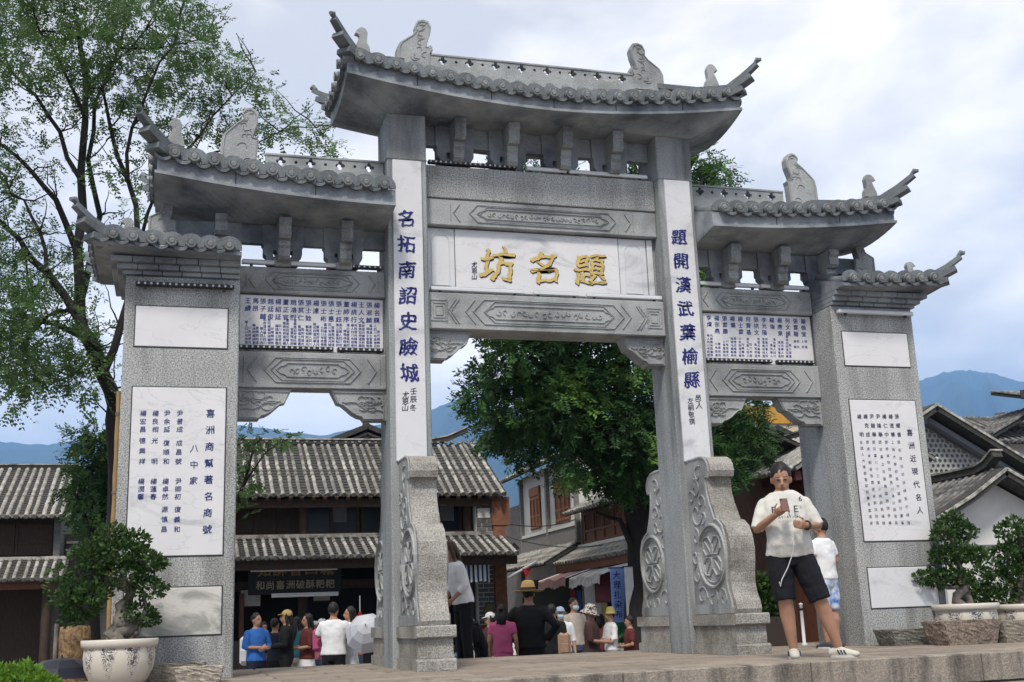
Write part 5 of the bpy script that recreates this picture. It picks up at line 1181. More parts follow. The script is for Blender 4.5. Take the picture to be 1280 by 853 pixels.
# --- pots, bonsai, stone troughs
def pot_mat(name, base, ink):
    m, nt, bs = newmat(name); N = nt.nodes.new; L = nt.links.new; tc = N('ShaderNodeTexCoord'); sx_ = N('ShaderNodeSeparateXYZ'); L(tc.outputs['Object'], sx_.inputs[0])
    at2 = N('ShaderNodeMath'); at2.operation = 'ARCTAN2'; L(sx_.outputs[0], at2.inputs[0]); L(sx_.outputs[1], at2.inputs[1])
    cm = N('ShaderNodeCombineXYZ'); L(at2.outputs[0], cm.inputs[0]); L(sx_.outputs[2], cm.inputs[1])
    mpp = N('ShaderNodeMapping'); mpp.inputs['Scale'].default_value = (3.6, 11, 1); L(cm.outputs[0], mpp.inputs[0])
    vo = N('ShaderNodeTexNoise'); vo.inputs['Scale'].default_value = 1.5; vo.inputs['Detail'].default_value = 3; vo.inputs['Distortion'].default_value = 2.6; L(mpp.outputs[0], vo.inputs['Vector'])
    a = N('ShaderNodeMath'); a.operation = 'SUBTRACT'; a.inputs[1].default_value = .5; L(vo.outputs['Fac'], a.inputs[0]); a2 = N('ShaderNodeMath'); a2.operation = 'ABSOLUTE'; L(a.outputs[0], a2.inputs[0])
    # hanging scroll motif: strong below the shoulder, gathered in swags round the body
    wv = N('ShaderNodeMath'); wv.operation = 'SINE'; k = N('ShaderNodeMath'); k.operation = 'MULTIPLY'; k.inputs[1].default_value = 9; L(at2.outputs[0], k.inputs[0]); L(k.outputs[0], wv.inputs[0])
    hh = N('ShaderNodeMath'); hh.operation = 'MULTIPLY_ADD'; hh.inputs[1].default_value = -.13; hh.inputs[2].default_value = .17; L(wv.outputs[0], hh.inputs[0])
    df = N('ShaderNodeMath'); df.operation = 'SUBTRACT'; L(sx_.outputs[2], df.inputs[0]); L(hh.outputs[0], df.inputs[1]); gt = N('ShaderNodeMapRange'); gt.inputs[1].default_value = 0; gt.inputs[2].default_value = .14; gt.inputs[3].default_value = 0; gt.inputs[4].default_value = .05; L(df.outputs[0], gt.inputs[0])
    ln = N('ShaderNodeMath'); ln.operation = 'LESS_THAN'; L(a2.outputs[0], ln.inputs[0]); L(gt.outputs[0], ln.inputs[1])
    lt = N('ShaderNodeMath'); lt.operation = 'LESS_THAN'; lt.inputs[1].default_value = .315; L(sx_.outputs[2], lt.inputs[0])
    m2 = N('ShaderNodeMath'); m2.operation = 'MULTIPLY'; L(lt.outputs[0], m2.inputs[0]); L(ln.outputs[0], m2.inputs[1])
    x = N('ShaderNodeMix'); x.data_type = 'RGBA'; x.inputs['A'].default_value = (*base, 1); x.inputs['B'].default_value = (*ink, 1); L(m2.outputs[0], x.inputs['Factor'])
    L(x.outputs['Result'], bs.inputs['Base Color']); bs.inputs['Roughness'].default_value = .35; return m
pot_m = pot_mat('painted_stoneware', (.60, .55, .47), (.05, .05, .06)); soil = mat('soil', (.05, .04, .03), .95, .3, 12)
def pot(p, r, h, lb):
    t = thing('flower_pot', lb, 'pot', p, random.uniform(0, 1), 'glazed bonsai pots'); b = MB()
    s = h / .40
    b.lathe([(0, 0), (r * .62, 0), (r * .66, .01 * s), (r * .78, .06 * s), (r * .90, .15 * s), (r * .94, .24 * s), (r * .93, .30 * s), (r * .91, .325 * s), (r * .97, .335 * s), (r, .345 * s), (r * 1.02, .395 * s), (r * 1.0, .40 * s), (r * .90, .395 * s), (r * .86, .34 * s)], 36); b.build('body', pot_m, t)
    b = MB(); b.lathe([(0, .365 * s), (r * .87, .355 * s)], 24); b.build('soil', soil, t)
    return t
def bonsai(org, lb, clus, Y, limbs_, nper, leaf, name='bonsai_tree', r=1.0, jit=.08):
    t = thing(name, lb, 'bonsai', tuple(org)); b = MB(); limbs(b, limbs_, Y, .05); b.xf(lambda p: p - Vector(org)); b.build('trunk', bark_l, t)
    leafmesh('foliage', *tufts(px_clusters(clus, Y, jit), nper, leaf, leaf * .32, org), leaf_c, t); return t
pl = at_y(150, 800, -.55); pot((pl.x, -.55, 0), .315, pl.z + .005, 'big cream pot with dark hanging scroll pattern before the blue-lettered pier')
bonsai((pl.x, -.55, pl.z - .03), 'broad ficus bonsai with gnarled pale trunk in the big cream pot', [(150, 690, 28), (122, 700, 24), (180, 700, 22), (100, 730, 20), (152, 720, 28), (102, 760, 22), (187, 735, 20), (172, 768, 22), (82, 748, 18, .7), (92, 772, 16, .7), (140, 668, 20), (165, 675, 20), (116, 742, 20), (75, 715, 12, .5), (190, 705, 16), (108, 690, 18), (66, 735, 12, .4), (185, 775, 14, .8)], -.55,
       [[((146, 804), (156, 790), (164, 778), (152, 766), (150, 758), (160, 750), (162, 735), (155, 715)), (.075, .03)], [((150, 804), (136, 792), (148, 772), (158, 760)), (.06, .03)], [((160, 803), (172, 792), (175, 775), (180, 745)), (.03, .015)], [((162, 740), (135, 725), (118, 705)), (.03, .01)], [((160, 735), (175, 715), (182, 700)), (.03, .01)]], 900, .042)
for px_, lab, xo in ((1205, 'cream glazed pot beside the black-lettered pier behind the rough stone troughs', 0), (1279, 'cream glazed pot at the end of the troughs, further from the pier', 0)):
    p = at_y(px_, 756, -.12); pot((p.x, -.12, .0), .36, p.z + .01, lab)
pr = at_y(1205, 756, -.12)
bonsai((pr.x, -.12, pr.z - .03), 'clipped three-tier bonsai beside the black-lettered pier', [(1188, 658, 18), (1203, 664, 16), (1178, 668, 14), (1198, 690, 20), (1182, 694, 18), (1216, 694, 16), (1170, 722, 18), (1190, 722, 18), (1154, 722, 12), (1205, 728, 14), (1222, 690, 10), (1192, 645, 9)], -.12,
       [[((1203, 758), (1196, 745), (1204, 732), (1200, 715), (1190, 690), (1188, 665)), (.06, .02)], [((1200, 745), (1185, 735), (1172, 724)), (.03, .012)], [((1212, 756), (1206, 745), (1200, 738)), (.05, .03)], [((1202, 712), (1214, 700)), (.02, .01)]], 1100, .05)
pr2 = at_y(1279, 756, -.12)
bonsai((pr2.x, -.12, pr2.z - .03), 'taller clipped bonsai in the pot further from the pier', [(1262, 663, 17), (1256, 690, 16), (1276, 686, 20), (1272, 716, 18), (1262, 712, 14), (1290, 700, 24), (1286, 740, 18), (1268, 652, 9), (1300, 670, 22)], -.12,
       [[((1280, 758), (1276, 735), (1282, 710), (1275, 680), (1268, 665)), (.05, .02)]], 1100, .05)
sb = at_y(1235, 790, 1.2); sb.z = .0
bonsai(tuple(sb), 'dark leafy shrub standing between the two bonsai pots', [(1222, 722, 18), (1246, 728, 18), (1236, 705, 14), (1232, 745, 20), (1252, 748, 18), (1216, 748, 14), (1240, 770, 18)], 1.2, [[((1236, 800), (1234, 770), (1232, 735), (1238, 710)), (.03, .012)]], 800, .06, 'shrub')
def trough(p, L_, Wd, h, rz, lb, mt):
    t = tag(put('stone_trough', rough_box(L_, Wd, h, mt), None, p, (0, 0, rz)), lb, 'trough', 'old stone troughs'); return t
def rough_box(L_, Wd, h, mt):
    bm = bmesh.new(); bmesh.ops.create_cube(bm, size=1); bmesh.ops.subdivide_edges(bm, edges=bm.edges[:], cuts=9, use_grid_fill=True); rr = random.Random(int(L_ * 100))
    for v in bm.verts:
        x, y, z = v.co; top = z > .49; inn = abs(x) < .37 and abs(y) < .33
        tp = 1 - .16 * (.5 - z)
        v.co = Vector((x * L_ * tp, y * Wd * tp, (z + .5) * h))
        if top and inn: v.co.z -= h * .55
        if not (z < -.49): v.co += Vector([rr.uniform(-.005, .005) for _ in range(3)])
        if abs(x) > .45 and abs(y) > .45: v.co.x *= .97; v.co.y *= .97
    me = bpy.data.meshes.new('stone_trough'); bm.to_mesh(me); bm.free(); me.materials.append(mt); return me
stone_rough = mat('rough_brown_stone', (.27, .21, .165), .95, .25, 5, .4, 40, .7, 45, col2=(.12, .10, .085), c2scale=3.5)
stone_grey = mat('mossy_grey_stone', (.19, .18, .155), .95, .25, 5, .3, 40, .4, 40, col2=(.10, .10, .08), c2scale=3)
tp = lambda x, Y: (at_y(x, 796, Y).x, Y, 0)
trough(tp(1134, -.30), .62, .36, .17, .02, 'low grey mossy trough at the foot of the black-lettered pier', stone_grey)
trough(tp(1203, -.80), .68, .44, .24, -.03, 'rough brown trough between the grey trough and the end trough', stone_rough)
trough(tp(1270, -.85), .62, .42, .215, .0, 'end trough of brown stone, further from the pier', stone_warm)
trough((-3.85, -.28, 0), .52, .30, .16, .03, 'small pale stone trough leaning by the blue-lettered pier', stone_warm)
trough((-3.66, -.74, 0), .42, .30, .135, -.06, 'short squared stone trough in front of the small pale one', mat('pale_squared_stone', (.33, .29, .24), .95, .2, 5, .25, 40, .4, 40))
# --- near the potted ficus
p = at_y(93, 800, 1.0); t = thing('bark_post', 'squat bark-clad post behind the big cream pot', 'post', (p.x, 1.0, 0)); b = MB(); b.lathe([(.15, 0), (.14, .2), (.155, .4), (.14, .52), (0, .53)], 12)
b.build('bark', mat('plaited_bark', (.23, .15, .075), .95, .3, 8, .4, 30, 1, 30, col2=(.07, .045, .03), c2scale=9), t); b = MB(); b.tube([(-.165, -.03, 0), (-.165, -.03, .55)], .022, 8); b.build('pale_stake', bark_l, t)
p = at_y(20, 850, -1.6); p.z = 0
t = thing('low_bush', 'bright green low bush at the edge of the platform', 'bush', tuple(p)); b = MB()
for i in range(9): a = i * .7; b.tube([(0, 0, 0), (.2 * math.cos(a), .15 * math.sin(a), .12)], [.012, .005], 5)
b.build('stem', bark_d, t); leafmesh('foliage', *tufts([((p.x + dx, -1.6 + dy, dz), r, 1) for dx, dy, dz, r in ((-.15, 0, .12, .17), (.05, .05, .13, .15), (.18, -.05, .06, .14), (-.3, .05, .1, .16), (0, -.1, .05, .16))], 800, .055, .012, p), leaf_d, t)
p = at_y(82, 843, -.2)
t = thing('dark_umbrella', 'dark navy umbrella opened low beside the big cream pot', 'umbrella', (p.x - .05, -.05, .0)); b = MB(); n = 8; V = [(0, 0, .245)]; F = []
for k, (r, z) in enumerate(((.15, .225), (.28, .16), (.36, .07))):
    for i in range(n * 2): a = math.pi * i / n; rr_ = r * (1 if i % 2 == 0 else .95); V.append((rr_ * math.cos(a), rr_ * math.sin(a), z))
m = n * 2
for i in range(m): F.append((0, 1 + i, 1 + (i + 1) % m))
for k in range(2):
    for i in range(m): F.append((1 + k * m + i, 1 + (k + 1) * m + i, 1 + (k + 1) * m + (i + 1) % m, 1 + k * m + (i + 1) % m))
b.add(V, F, False); b.build('canopy', mat('navy_nylon', (.012, .014, .024), .45), t); b = MB(); b.tube([(0, 0, 0), (0, 0, .27)], .008, 6); b.build('shaft', black_metal, t)
p = at_y(147, 640, 1.2); t = thing('bamboo_pole', 'tan bamboo pole standing against the edge of the blue-lettered pier', 'pole', (-4.485, .9, 0)); b = MB(); b.tube([(0, 0, z) for z in np.linspace(0, 2.85, 14)], [.022 + (.006 if i % 2 else 0) for i in range(14)], 8); b.build('culm', mat('tan_bamboo', (.30, .19, .08), .6, .2, 5), t)
for z in (.9, 1.8, 2.6): b = MB(); b.tube([(0, 0, z), (0, 0, z + .03)], .030, 8); b.build('node', bark_l, t)
# ================================================================== people
skin_m = mat('skin', (.36, .20, .13), .55, .06, 8, spec=.3)
hair_m = mat('black_hair', (.012, .010, .009), .55, .3, 40, stretch=(1, 1, .1), bump=.4, bscale=80)
def cloth(name, c, var=.10, **k): return mat('cloth_' + name, c, .9, var, 6, bump=.35, bscale=9, **k)
_fold = bpy.data.textures.new('cloth_folds', 'CLOUDS'); _fold.noise_scale = .085; _fold.noise_depth = 1
def remesh(o, vox, it=4, fold=0):
    m = o.modifiers.new('Remesh', 'REMESH'); m.mode = 'VOXEL'; m.voxel_size = vox; m.use_smooth_shade = True
    s = o.modifiers.new('Smooth', 'SMOOTH'); s.iterations = it; s.factor = .5
    if fold: d = o.modifiers.new('Folds', 'DISPLACE'); d.texture = _fold; d.strength = fold; d.mid_level = .45
    return o
V3 = lambda *a: Vector(a)
def limb(b, P, Rr, n=10, hem=False):
    """tapering chain with rounded ends"""
    P = [Vector(p) for p in P]; Q = []; q = []
    for i in range(len(P)):
        Q.append(P[i]); q.append(Rr[i])
        if i < len(P) - 1: Q.append(P[i].lerp(P[i + 1], .5)); q.append((Rr[i] + Rr[i + 1]) / 2 * (1.05 if i == 0 else 1.0))
    b.tube(Q, q, n); b.ball(P[0], Rr[0] if not hasattr(Rr[0], '__len__') else Rr[0][0], 10, 6)
    if not hem: b.ball(P[-1], Rr[-1] if not hasattr(Rr[-1], '__len__') else Rr[-1][0], 10, 6)
def hand(b, w_, d, n, thumb, k=1.0, curl=.5):
    d = Vector(d).normalized(); n = Vector(n); n = (n - d * n.dot(d)).normalized(); s = d.cross(n) * thumb
    b.tube([w_, w_ + d * .045 * k, w_ + d * .088 * k], [(.026 * k, .018 * k), (.040 * k, .017 * k), (.038 * k, .014 * k)], 10, up0=n)
    for i, l in enumerate((.92, 1.0, .95, .76)):
        p = w_ + d * .082 * k + s * ((1.5 - i) * .0195 * k); a = d.copy(); P = [p - d * .02]; Rr = [.0095 * k]
        for j, sl_ in enumerate((.042, .028, .022)):
            q = Matrix.Rotation(curl * (.7 + .5 * j) * 1.0, 3, s.cross(Vector((0, 0, 0))) if False else d.cross(n)) if False else None
            ang = curl * (j + 1) * .75; a = d * math.cos(ang) + n * math.sin(ang); p = p + a * (sl_ * l * k); P.append(p); Rr.append((.009 - .0009 * j) * k)
        b.tube(P, Rr, 7); b.ball(P[-1], Rr[-1], 7, 5)
    p0 = w_ + d * .025 * k + s * .026 * k; p1 = p0 + (d * .6 + s * .75 + n * .25) * .042 * k; p2 = p1 + (d * .8 + s * .15 + n * .55) * .034 * k
    b.tube([w_ + d * .015 * k, p0, p1, p2], [.012 * k, .014 * k, .0105 * k, .009 * k], 7); b.ball(p2, .009 * k, 7, 5)
def person(label, loc, rz, h=1.70, top=None, bottom=None, arms=None, legs=None, lean=0, sleeve=.62, leg_len=.98, hair='short', build=1.0, hat=None, mask=False, vox=.016, turn=0, nod=0, belly=0, shoes=None, skirt=None, skin=None, group='people beyond the archway', torso_x=0, hair_mt=None, curls=(.5, .5), palm=None, head=1.0, head_dz=0.):
    """one continuous body; hair, clothes and shoes are its parts. Local -Y is the way the person faces."""
    t = thing('person', label, 'person', loc, rz, group); k = h / 1.72; sk = skin or skin_m
    top = top or cloth('white', (.72, .72, .72)); bottom = bottom or cloth('black', (.006, .006, .007))
    A = arms or [[(-.18, 0, 1.375), (-.235, .02, 1.13), (-.24, -.06, .90)], [(.18, 0, 1.375), (.235, .02, 1.13), (.24, -.06, .90)]]
    G = legs or [[(-.09, 0, .90), (-.10, -.01, .49), (-.10, .02, .09)], [(.09, 0, .90), (.10, -.01, .49), (.10, .02, .09)]]
    ln = Matrix.Rotation(lean, 3, 'X'); piv = V3(0, 0, .95)
    up = lambda p: piv + ln @ (Vector(p) - piv) if Vector(p).z > .93 else Vector(p)
    A = [[up(p) for p in a] for a in A]; G = [[Vector(p) for p in g] for g in G]
    B_ = build
    rings = [(.80, .135, .10, 0), (.90, .165 * B_, .115, 0), (1.0, .155 * B_, .112 + belly * .8, -belly * .5), (1.08, .148 * B_, .112 + belly, -belly * .6), (1.2, .16 * B_, .115 + belly * .5, -belly * .3), (1.32, .172 * B_, .108, 0), (1.385, .168 * (B_ ** .5), .092, .005), (1.425, .135, .082, .008), (1.458, .085, .070, .01), (1.48, .062, .060, .01)]
    def torso(b, inf, z0=0, z1=9, flare=0):
        R_ = [r for r in rings if z0 <= r[0] <= z1]
        b.tube([up((torso_x * max(0, (z - .9)), y, z)) for z, rx, ry, y in R_], [(rx + inf + flare * max(0, (1.05 - z)), ry + inf + flare * max(0, (1.05 - z))) for z, rx, ry, y in R_], 18, up0=(0, 1, 0))
    # body
    b = MB(); torso(b, 0)
    nk = up((torso_x * .5, .01, 1.43)); hc = up((torso_x * .6, -.005, 1.60 + head_dz)); hq = Matrix.Rotation(turn, 3, 'Z') @ Matrix.Rotation(nod, 3, 'X')
    b.tube([nk - V3(0, 0, .02), nk.lerp(hc, .65)], [.062, .055], 12)
    H = MB(); H.ball((0, .012, .015), (.074, .092, .105), 16, 12); H.ball((0, -.026, -.045), (.056, .062, .068), 14, 10); H.ball((0, -.045, -.085), (.030, .03, .025), 10, 6)
    H.tube([(0, -.085, .02), (0, -.104, -.022), (0, -.098, -.034)], [.008, .015, .012], 7); H.ball((0, -.083, -.052), (.022, .01, .008), 8, 5)
    for s in (-1, 1): H.ball((s * .076, .012, -.01), (.012, .022, .032), 8, 6); H.ball((s * .03, -.078, .022), (.022, .012, .008), 8, 5)
    H.xf(lambda p: hc + hq @ (p * head)); b.add(H.v, H.f, True)
    for i, a in enumerate(A):
        limb(b, a, [.052, .042, .029]); d = (a[2] - a[1]).normalized(); pn = palm[i] if palm else V3(-(-1, 1)[i], .0, 0)
        hand(b, a[2], d, pn, (1, -1)[i] if True else 1, 1.0, curls[i])
    for gi, g_ in enumerate(G):
        fd = (shoes or {}).get('dir', [(0, -1, 0)] * 2)[gi]; fd = Vector(fd).normalized(); cf = g_[1].lerp(g_[2], .30) + V3(0, .018, 0)
        b.tube([g_[0], g_[0].lerp(g_[1], .5), g_[1], cf, g_[1].lerp(g_[2], .62), g_[2]], [.088 * (B_ ** .5), .076 * (B_ ** .5), .058 * B_ ** .6, .061 * B_ ** .8, .049 * B_ ** .7, .037 * B_ ** .4], 12); b.ball(g_[1], .058, 10, 8); b.ball(g_[2], .036, 10, 6)
        b.tube([g_[2], g_[2] + V3(0, 0, -.035) - fd * .01, g_[2] + fd * .08 + V3(0, 0, -.06)], [.037, .034, .022], 8)
    sc = lambda mb: mb.xf(lambda p: p * k)
    remesh(sc(b).build('body', sk, t), vox * .8 if vox > .01 else vox)
    # trousers or skirt
    b = MB(); torso(b, .014, 0, 1.03)
    if skirt:
        b.tube([(0, 0, .95), (0, 0, .70), (0, 0, skirt)], [(.165, .13), (.20, .17), (.25, .21)], 18, up0=(0, 1, 0))
    else:
        for g_ in G:
            f = leg_len * 2
            if f <= 1: P = [g_[0], g_[0].lerp(g_[1], f)]; q = [.105 * (B_ ** .5), .098]
            elif f < 1.3: P = [g_[0], g_[1], g_[1].lerp(g_[2], f - 1)]; q = [.108 * (B_ ** .5), .094, .094]
            else: P = [g_[0], g_[1], g_[1].lerp(g_[2], f - 1)]; q = [.098 * (B_ ** .5), .072, .062]
            limb(b, P, q, 14, True)
    remesh(sc(b).build('skirt' if skirt else 'trousers', bottom, t), vox, 4, .018)
    # top
    b = MB(); torso(b, .018, .88, 1.46, .06)
    for a in A:
        f = sleeve * 2
        if f <= 1: P = [a[0], a[0].lerp(a[1], f)]; q = [.064, .058]
        else: P = [a[0], a[1], a[1].lerp(a[2], f - 1)]; q = [.066, .058, .048]
        limb(b, P, q, 12, True)
    sh = remesh(sc(b).build('top', top, t), vox, 4, .014)
    # hair
    if hair:
        hm = hair_mt or hair_m; b = MB(); q = MB(); q.ball((0, .026, .034), (.084, .094, .104), 16, 10)
        if hair != 'short':
            q.tube([(0, .055, .06), (0, .095, -.06), (0, .10, -.20), (0, .085, -.36 if hair == 'long' else -.2)], [(.07, .05), (.085, .04), (.085, .035), (.05, .02)], 12, up0=(0, 1, 0))
            for s in (-1, 1): q.tube([(s * .06, .0, .06), (s * .082, .01, -.05), (s * .085, .01, -.18)], [.03, .028, .018], 8)
        if hair == 'bun': q.ball((0, .11, .06), .045, 10, 8)
        rj = random.Random(int(abs(loc[0]) * 1000)); q.v = [tuple(Vector(p) * rj.uniform(.93, 1.05)) for p in q.v]; q.xf(lambda p: (hc + hq @ (p * head)) * k); q.build('hair', hm, t)
    eye = MB()
    for s in (-1, 1): eye.ball((s * .030, -.080, .010), (.010, .006, .004), 8, 6); eye.box(s * .03 - .017, s * .03 + .017, -.0835, -.078, .0325, .0365)
    eye.xf(lambda p: (hc + hq @ (p * head)) * k); eye.build('eyes', hair_m, t)
    mo = MB(); mo.ball((0, -.0905, -.053), (.021, .006, .005), 8, 5); mo.xf(lambda p: (hc + hq @ (p * head)) * k); mo.build('mouth', mat('lips', (.22, .07, .06), .5), t)
    if mask: q = MB(); q.ball((0, -.048, -.045), (.062, .062, .055), 12, 8); q.xf(lambda p: (hc + hq @ (p * head)) * k); q.build('face_mask', mat('mask_blue', (.42, .60, .68), .8), t)
    if hat: hat(t, lambda p: (hc + hq @ (Vector(p) * head)) * k)
    for g_ in G:
        a = g_[2]; d = V3(0, -1, 0); b = MB()
        fo = (shoes or {}).get('dir', [None, None])[G.index(g_)]
        if fo: d = Vector(fo).normalized()
        b.tube([a - d * .065 + V3(0, 0, -.055), a + V3(0, 0, -.045), a + d * .08 + V3(0, 0, -.058), a + d * .165 + V3(0, 0, -.067)], [(.038, .042), (.045, .052), (.049, .040), (.038, .028)], 12, up0=(0, 0, 1)); b.ball(a + d * .165 + V3(0, 0, -.067), (.038, .038, .028), 10, 6); b.ball(a - d * .065 + V3(0, 0, -.055), (.038, .038, .042), 10, 6)
        b.xf(lambda p: Vector((p.x, p.y, max(p.z, .0))) * k); so = b.build('shoe', (shoes or {}).get('mat') or cloth('shoe_black', (.02, .02, .02)), t)
        b = MB(); c0 = a + d * .05; sdv = V3(-d.y, d.x, 0)
        P = [c0 + d * (.14 * math.cos(q)) + sdv * (.052 * math.sin(q)) for q in np.linspace(0, 2 * math.pi, 20, endpoint=False)]
        b.prism([(p.x, p.y) for p in P], 'z', .0, .022); b.xf(lambda p: p * k); b.build('sole', (shoes or {}).get('sole') or white_metal, so)
    t['k'] = k; del t['k']
    return t, hc * k, sh
def cap_hat(col, brim=True):
    def f(t, X):
        b = MB(); b.ball((0, .02, .05), (.090, .10, .085), 14, 8)
        if brim: b.tube([(0, -.05, .055), (0, -.14, .045)], [(.075, .008), (.055, .006)], 12, up0=(0, 0, 1))
        b.xf(X); b.build('cap', cloth('cap_%d' % int(col[0] * 999), col), t)
    return f
def sun_hat(col, r=.17, band=None, var=.1, cr=.10):
    def f(t, X):
        m_ = cloth('hat_%d_%d' % (int(col[0] * 999), int(r * 100)), col, var)
        b = MB(); b.lathe([(.001, .175), (.045, .178), (.078, .16), (cr * .92, .09), (cr, .045), (cr + .015, .042), (r * .8, .032), (r, .045), (r, .040), (r * .8, .024), (cr, .030)], 24, (0, .02)); b.xf(X); b.build('hat', m_, t)
        if band: b = MB(); b.lathe([(cr * 1.015, .046), (cr * .985, .085)], 24, (0, .02)); b.xf(X); b.build('hat_band', cloth('hatband', band), t)
    return f
def spot(px, top, D, gz=GZ): p = at_d(px, top, D); return (p.x, p.y, gz), p.z - gz
FACE = -YAW
relax = None
armsx = [[(-.18, 0, 1.375), (-.25, -.02, 1.14), (-.02, -.20, 1.13)], [(.18, 0, 1.375), (.25, -.02, 1.13), (.03, -.20, 1.10)]]
hold = [[(-.18, 0, 1.375), (-.24, -.03, 1.13), (-.08, -.27, 1.10)], [(.18, 0, 1.375), (.24, -.03, 1.13), (.08, -.27, 1.10)]]
akimbo = [[(-.185, 0, 1.375), (-.36, .05, 1.18), (-.22, -.02, 1.0)], [(.185, 0, 1.375), (.36, .05, 1.18), (.22, -.02, 1.0)]]
phone_p = [[(-.18, 0, 1.375), (-.22, -.03, 1.13), (-.06, -.25, 1.25)], [(.18, 0, 1.375), (.24, .02, 1.13), (.22, -.08, .92)]]
wht = cloth('white', (.72, .72, .72)); blk = cloth('black', (.006, .006, .007)); navy = cloth('navy', (.014, .018, .035)); beige = cloth('beige', (.42, .36, .30)); brown = cloth('dark_brown', (.05, .025, .022)); pink = cloth('pink', (.42, .08, .18)); blue = cloth('blue', (.03, .13, .42)); red_b = cloth('dark_red', (.10, .02, .018)); green = cloth('green', (.03, .14, .05)); denim = cloth('denim', (.06, .08, .13))
def P(label, px, ty_, D, rz, gz=GZ, hmin=1.3, hmax=1.85, **k):
    loc, hh = spot(px, ty_, D, gz); hh = min(max(hh, hmin), hmax); return person(label, loc, rz, hh, **k)
# group by the snack house
p1 = P('man in bright blue T-shirt with folded arms by the shop doorway', 321, 767, 19.5, FACE + R(45), top=blue, bottom=navy, arms=armsx, turn=R(10))
P('person in navy clothes half hidden behind the blue T-shirt', 344, 774, 20.6, FACE + R(150), top=navy, bottom=blk)
p3 = P('woman with long hair and tan visor in a black jacket with white stripes', 358, 763, 19.8, FACE - R(75), top=blk, bottom=blk, hair='long', sleeve=.95, arms=hold, hat=cap_hat((.42, .30, .12)))
p4 = P('long-haired woman in dark red top looking towards the doorway', 384, 768, 20.2, FACE - R(60), top=red_b, bottom=wht, hair='long', sleeve=.5, arms=hold, skirt=.35)
P('person in white cap and pink top behind the broad man', 402, 774, 21.2, FACE - R(30), top=cloth('rose', (.45, .16, .20)), bottom=denim, hat=cap_hat((.6, .6, .58)), arms=hold)
p6 = P('broad man in white T-shirt and black trousers with his back turned', 417, 754, 19.2, FACE + R(172), top=wht, bottom=blk, build=1.18, arms=[[(-.185, 0, 1.375), (-.30, -.05, 1.18), (-.12, -.25, 1.12)], [(.185, 0, 1.375), (.29, -.05, 1.2), (.12, -.22, 1.25)]], sleeve=.45)
p7 = P('dark-haired woman in a white dress holding a silver umbrella', 437, 759, 19.6, FACE - R(65), top=wht, bottom=wht, hair='bob', skirt=.4, arms=hold, sleeve=.7)
# on the steps behind the platform
pw = at_y(579, 740, 2.47)
P_, hc_, _ = person('long-haired woman in loose white shirt and black trousers leaning behind a drum stone', (pw.x, 2.47, -.19), R(-80), 1.58, top=wht, bottom=blk, hair='long', sleeve=.72, lean=R(16), nod=R(12), arms=[[(-.18, 0, 1.375), (-.23, -.02, 1.13), (-.12, -.2, 1.0)], [(.18, 0, 1.375), (.23, -.02, 1.13), (.10, -.2, 1.0)]], hair_mt=mat('brown_hair', (.06, .035, .02), .5, .3, 40), shoes={'mat': cloth('sandal', (.40, .33, .27))}, vox=.014)
crouch = dict(legs=[[(-.09, 0, .62), (-.12, -.38, .60), (-.12, -.12, .09)], [(.09, 0, .62), (.12, -.38, .60), (.12, -.12, .09)]])
P('person in black bowing the head low beside the patterned skirt', 600, 757, 15.2, FACE - R(70), gz=-.57, top=blk, bottom=blk, lean=R(22), nod=R(25), sleeve=.95, arms=hold, hmin=1.2)
pattern = mat('blue_zigzag_cloth', (.03, .16, .30), .9, .3, 20, col2=(.45, .50, .52), c2scale=26, c2lo=.52, c2hi=.56)
P('stooping dark-haired woman in a blue and white patterned skirt', 578, 766, 14.8, FACE + R(160), gz=-.57, top=blk, bottom=pattern, hair='bob', skirt=.25, lean=R(18), nod=R(20), sleeve=.9, arms=hold, hmin=1.15)
P('woman in bright pink top with dark hair beside the straw-hat man', 627, 757, 16.2, FACE + R(170), gz=-.76, top=pink, bottom=pink, skirt=.3, hair='bun', sleeve=.3, hmin=1.2)
ph = P('man in black shirt and straw hat with hands on his hips', 660, 731, 16.4, FACE + R(172), gz=-.95, hmax=1.9, top=blk, bottom=blk, arms=akimbo, sleeve=.98, build=1.15, hat=sun_hat((.42, .27, .11), .205, (.05, .03, .02), .15, .105))
P('person in black T-shirt standing half behind the straw-hat man', 690, 756, 18.5, FACE + R(150), top=blk, bottom=blk, hmax=1.75)
p15 = P('child in blue and white cap, face mask and white T-shirt', 700, 759, 19.5, FACE + R(10), top=wht, bottom=denim, hat=cap_hat((.30, .36, .48)), mask=True)
P('man in pale beige jacket wearing a blue face mask', 717, 748, 20.5, FACE + R(35), top=beige, bottom=denim, sleeve=.95, mask=True)
leop = mat('spotted_cloth', (.45, .40, .36), .9, .1, 6, col2=(.03, .025, .025), c2scale=30, c2lo=.50, c2hi=.53)
def leo_hat(t, X):
    b = MB(); b.lathe([(.001, .15), (.06, .148), (.10, .11), (.11, .04), (.15, .01), (.175, -.02), (.172, -.026), (.11, .03)], 24, (0, .02)); b.xf(X); b.build('hat', leop, t)
p17 = P('woman in spotted bucket hat and brown shirt looking down at her hands', 738, 757, 17.8, FACE + R(75), top=brown, bottom=blk, hat=leo_hat, arms=hold, nod=R(15), build=1.12, sleeve=.55)
P('small person in yellow sun hat and white shirt before the shop', 762, 762, 20.5, FACE - R(70), top=wht, bottom=beige, hat=sun_hat((.52, .42, .14), .13, None, .08), arms=hold)
P('person in green shirt, black hat and blue face mask', 772, 758, 21.0, FACE - R(40), top=green, bottom=wht, hat=sun_hat((.012, .012, .014), .13), mask=True, sleeve=.8, arms=hold)
rc = random.Random(4); tops = [wht, blk, navy, beige, brown, pink, blue, red_b, green, denim, cloth('mustard', (.40, .26, .05)), cloth('teal', (.03, .16, .18)), cloth('lilac', (.30, .22, .42)), cloth('coral', (.45, .12, .09))]
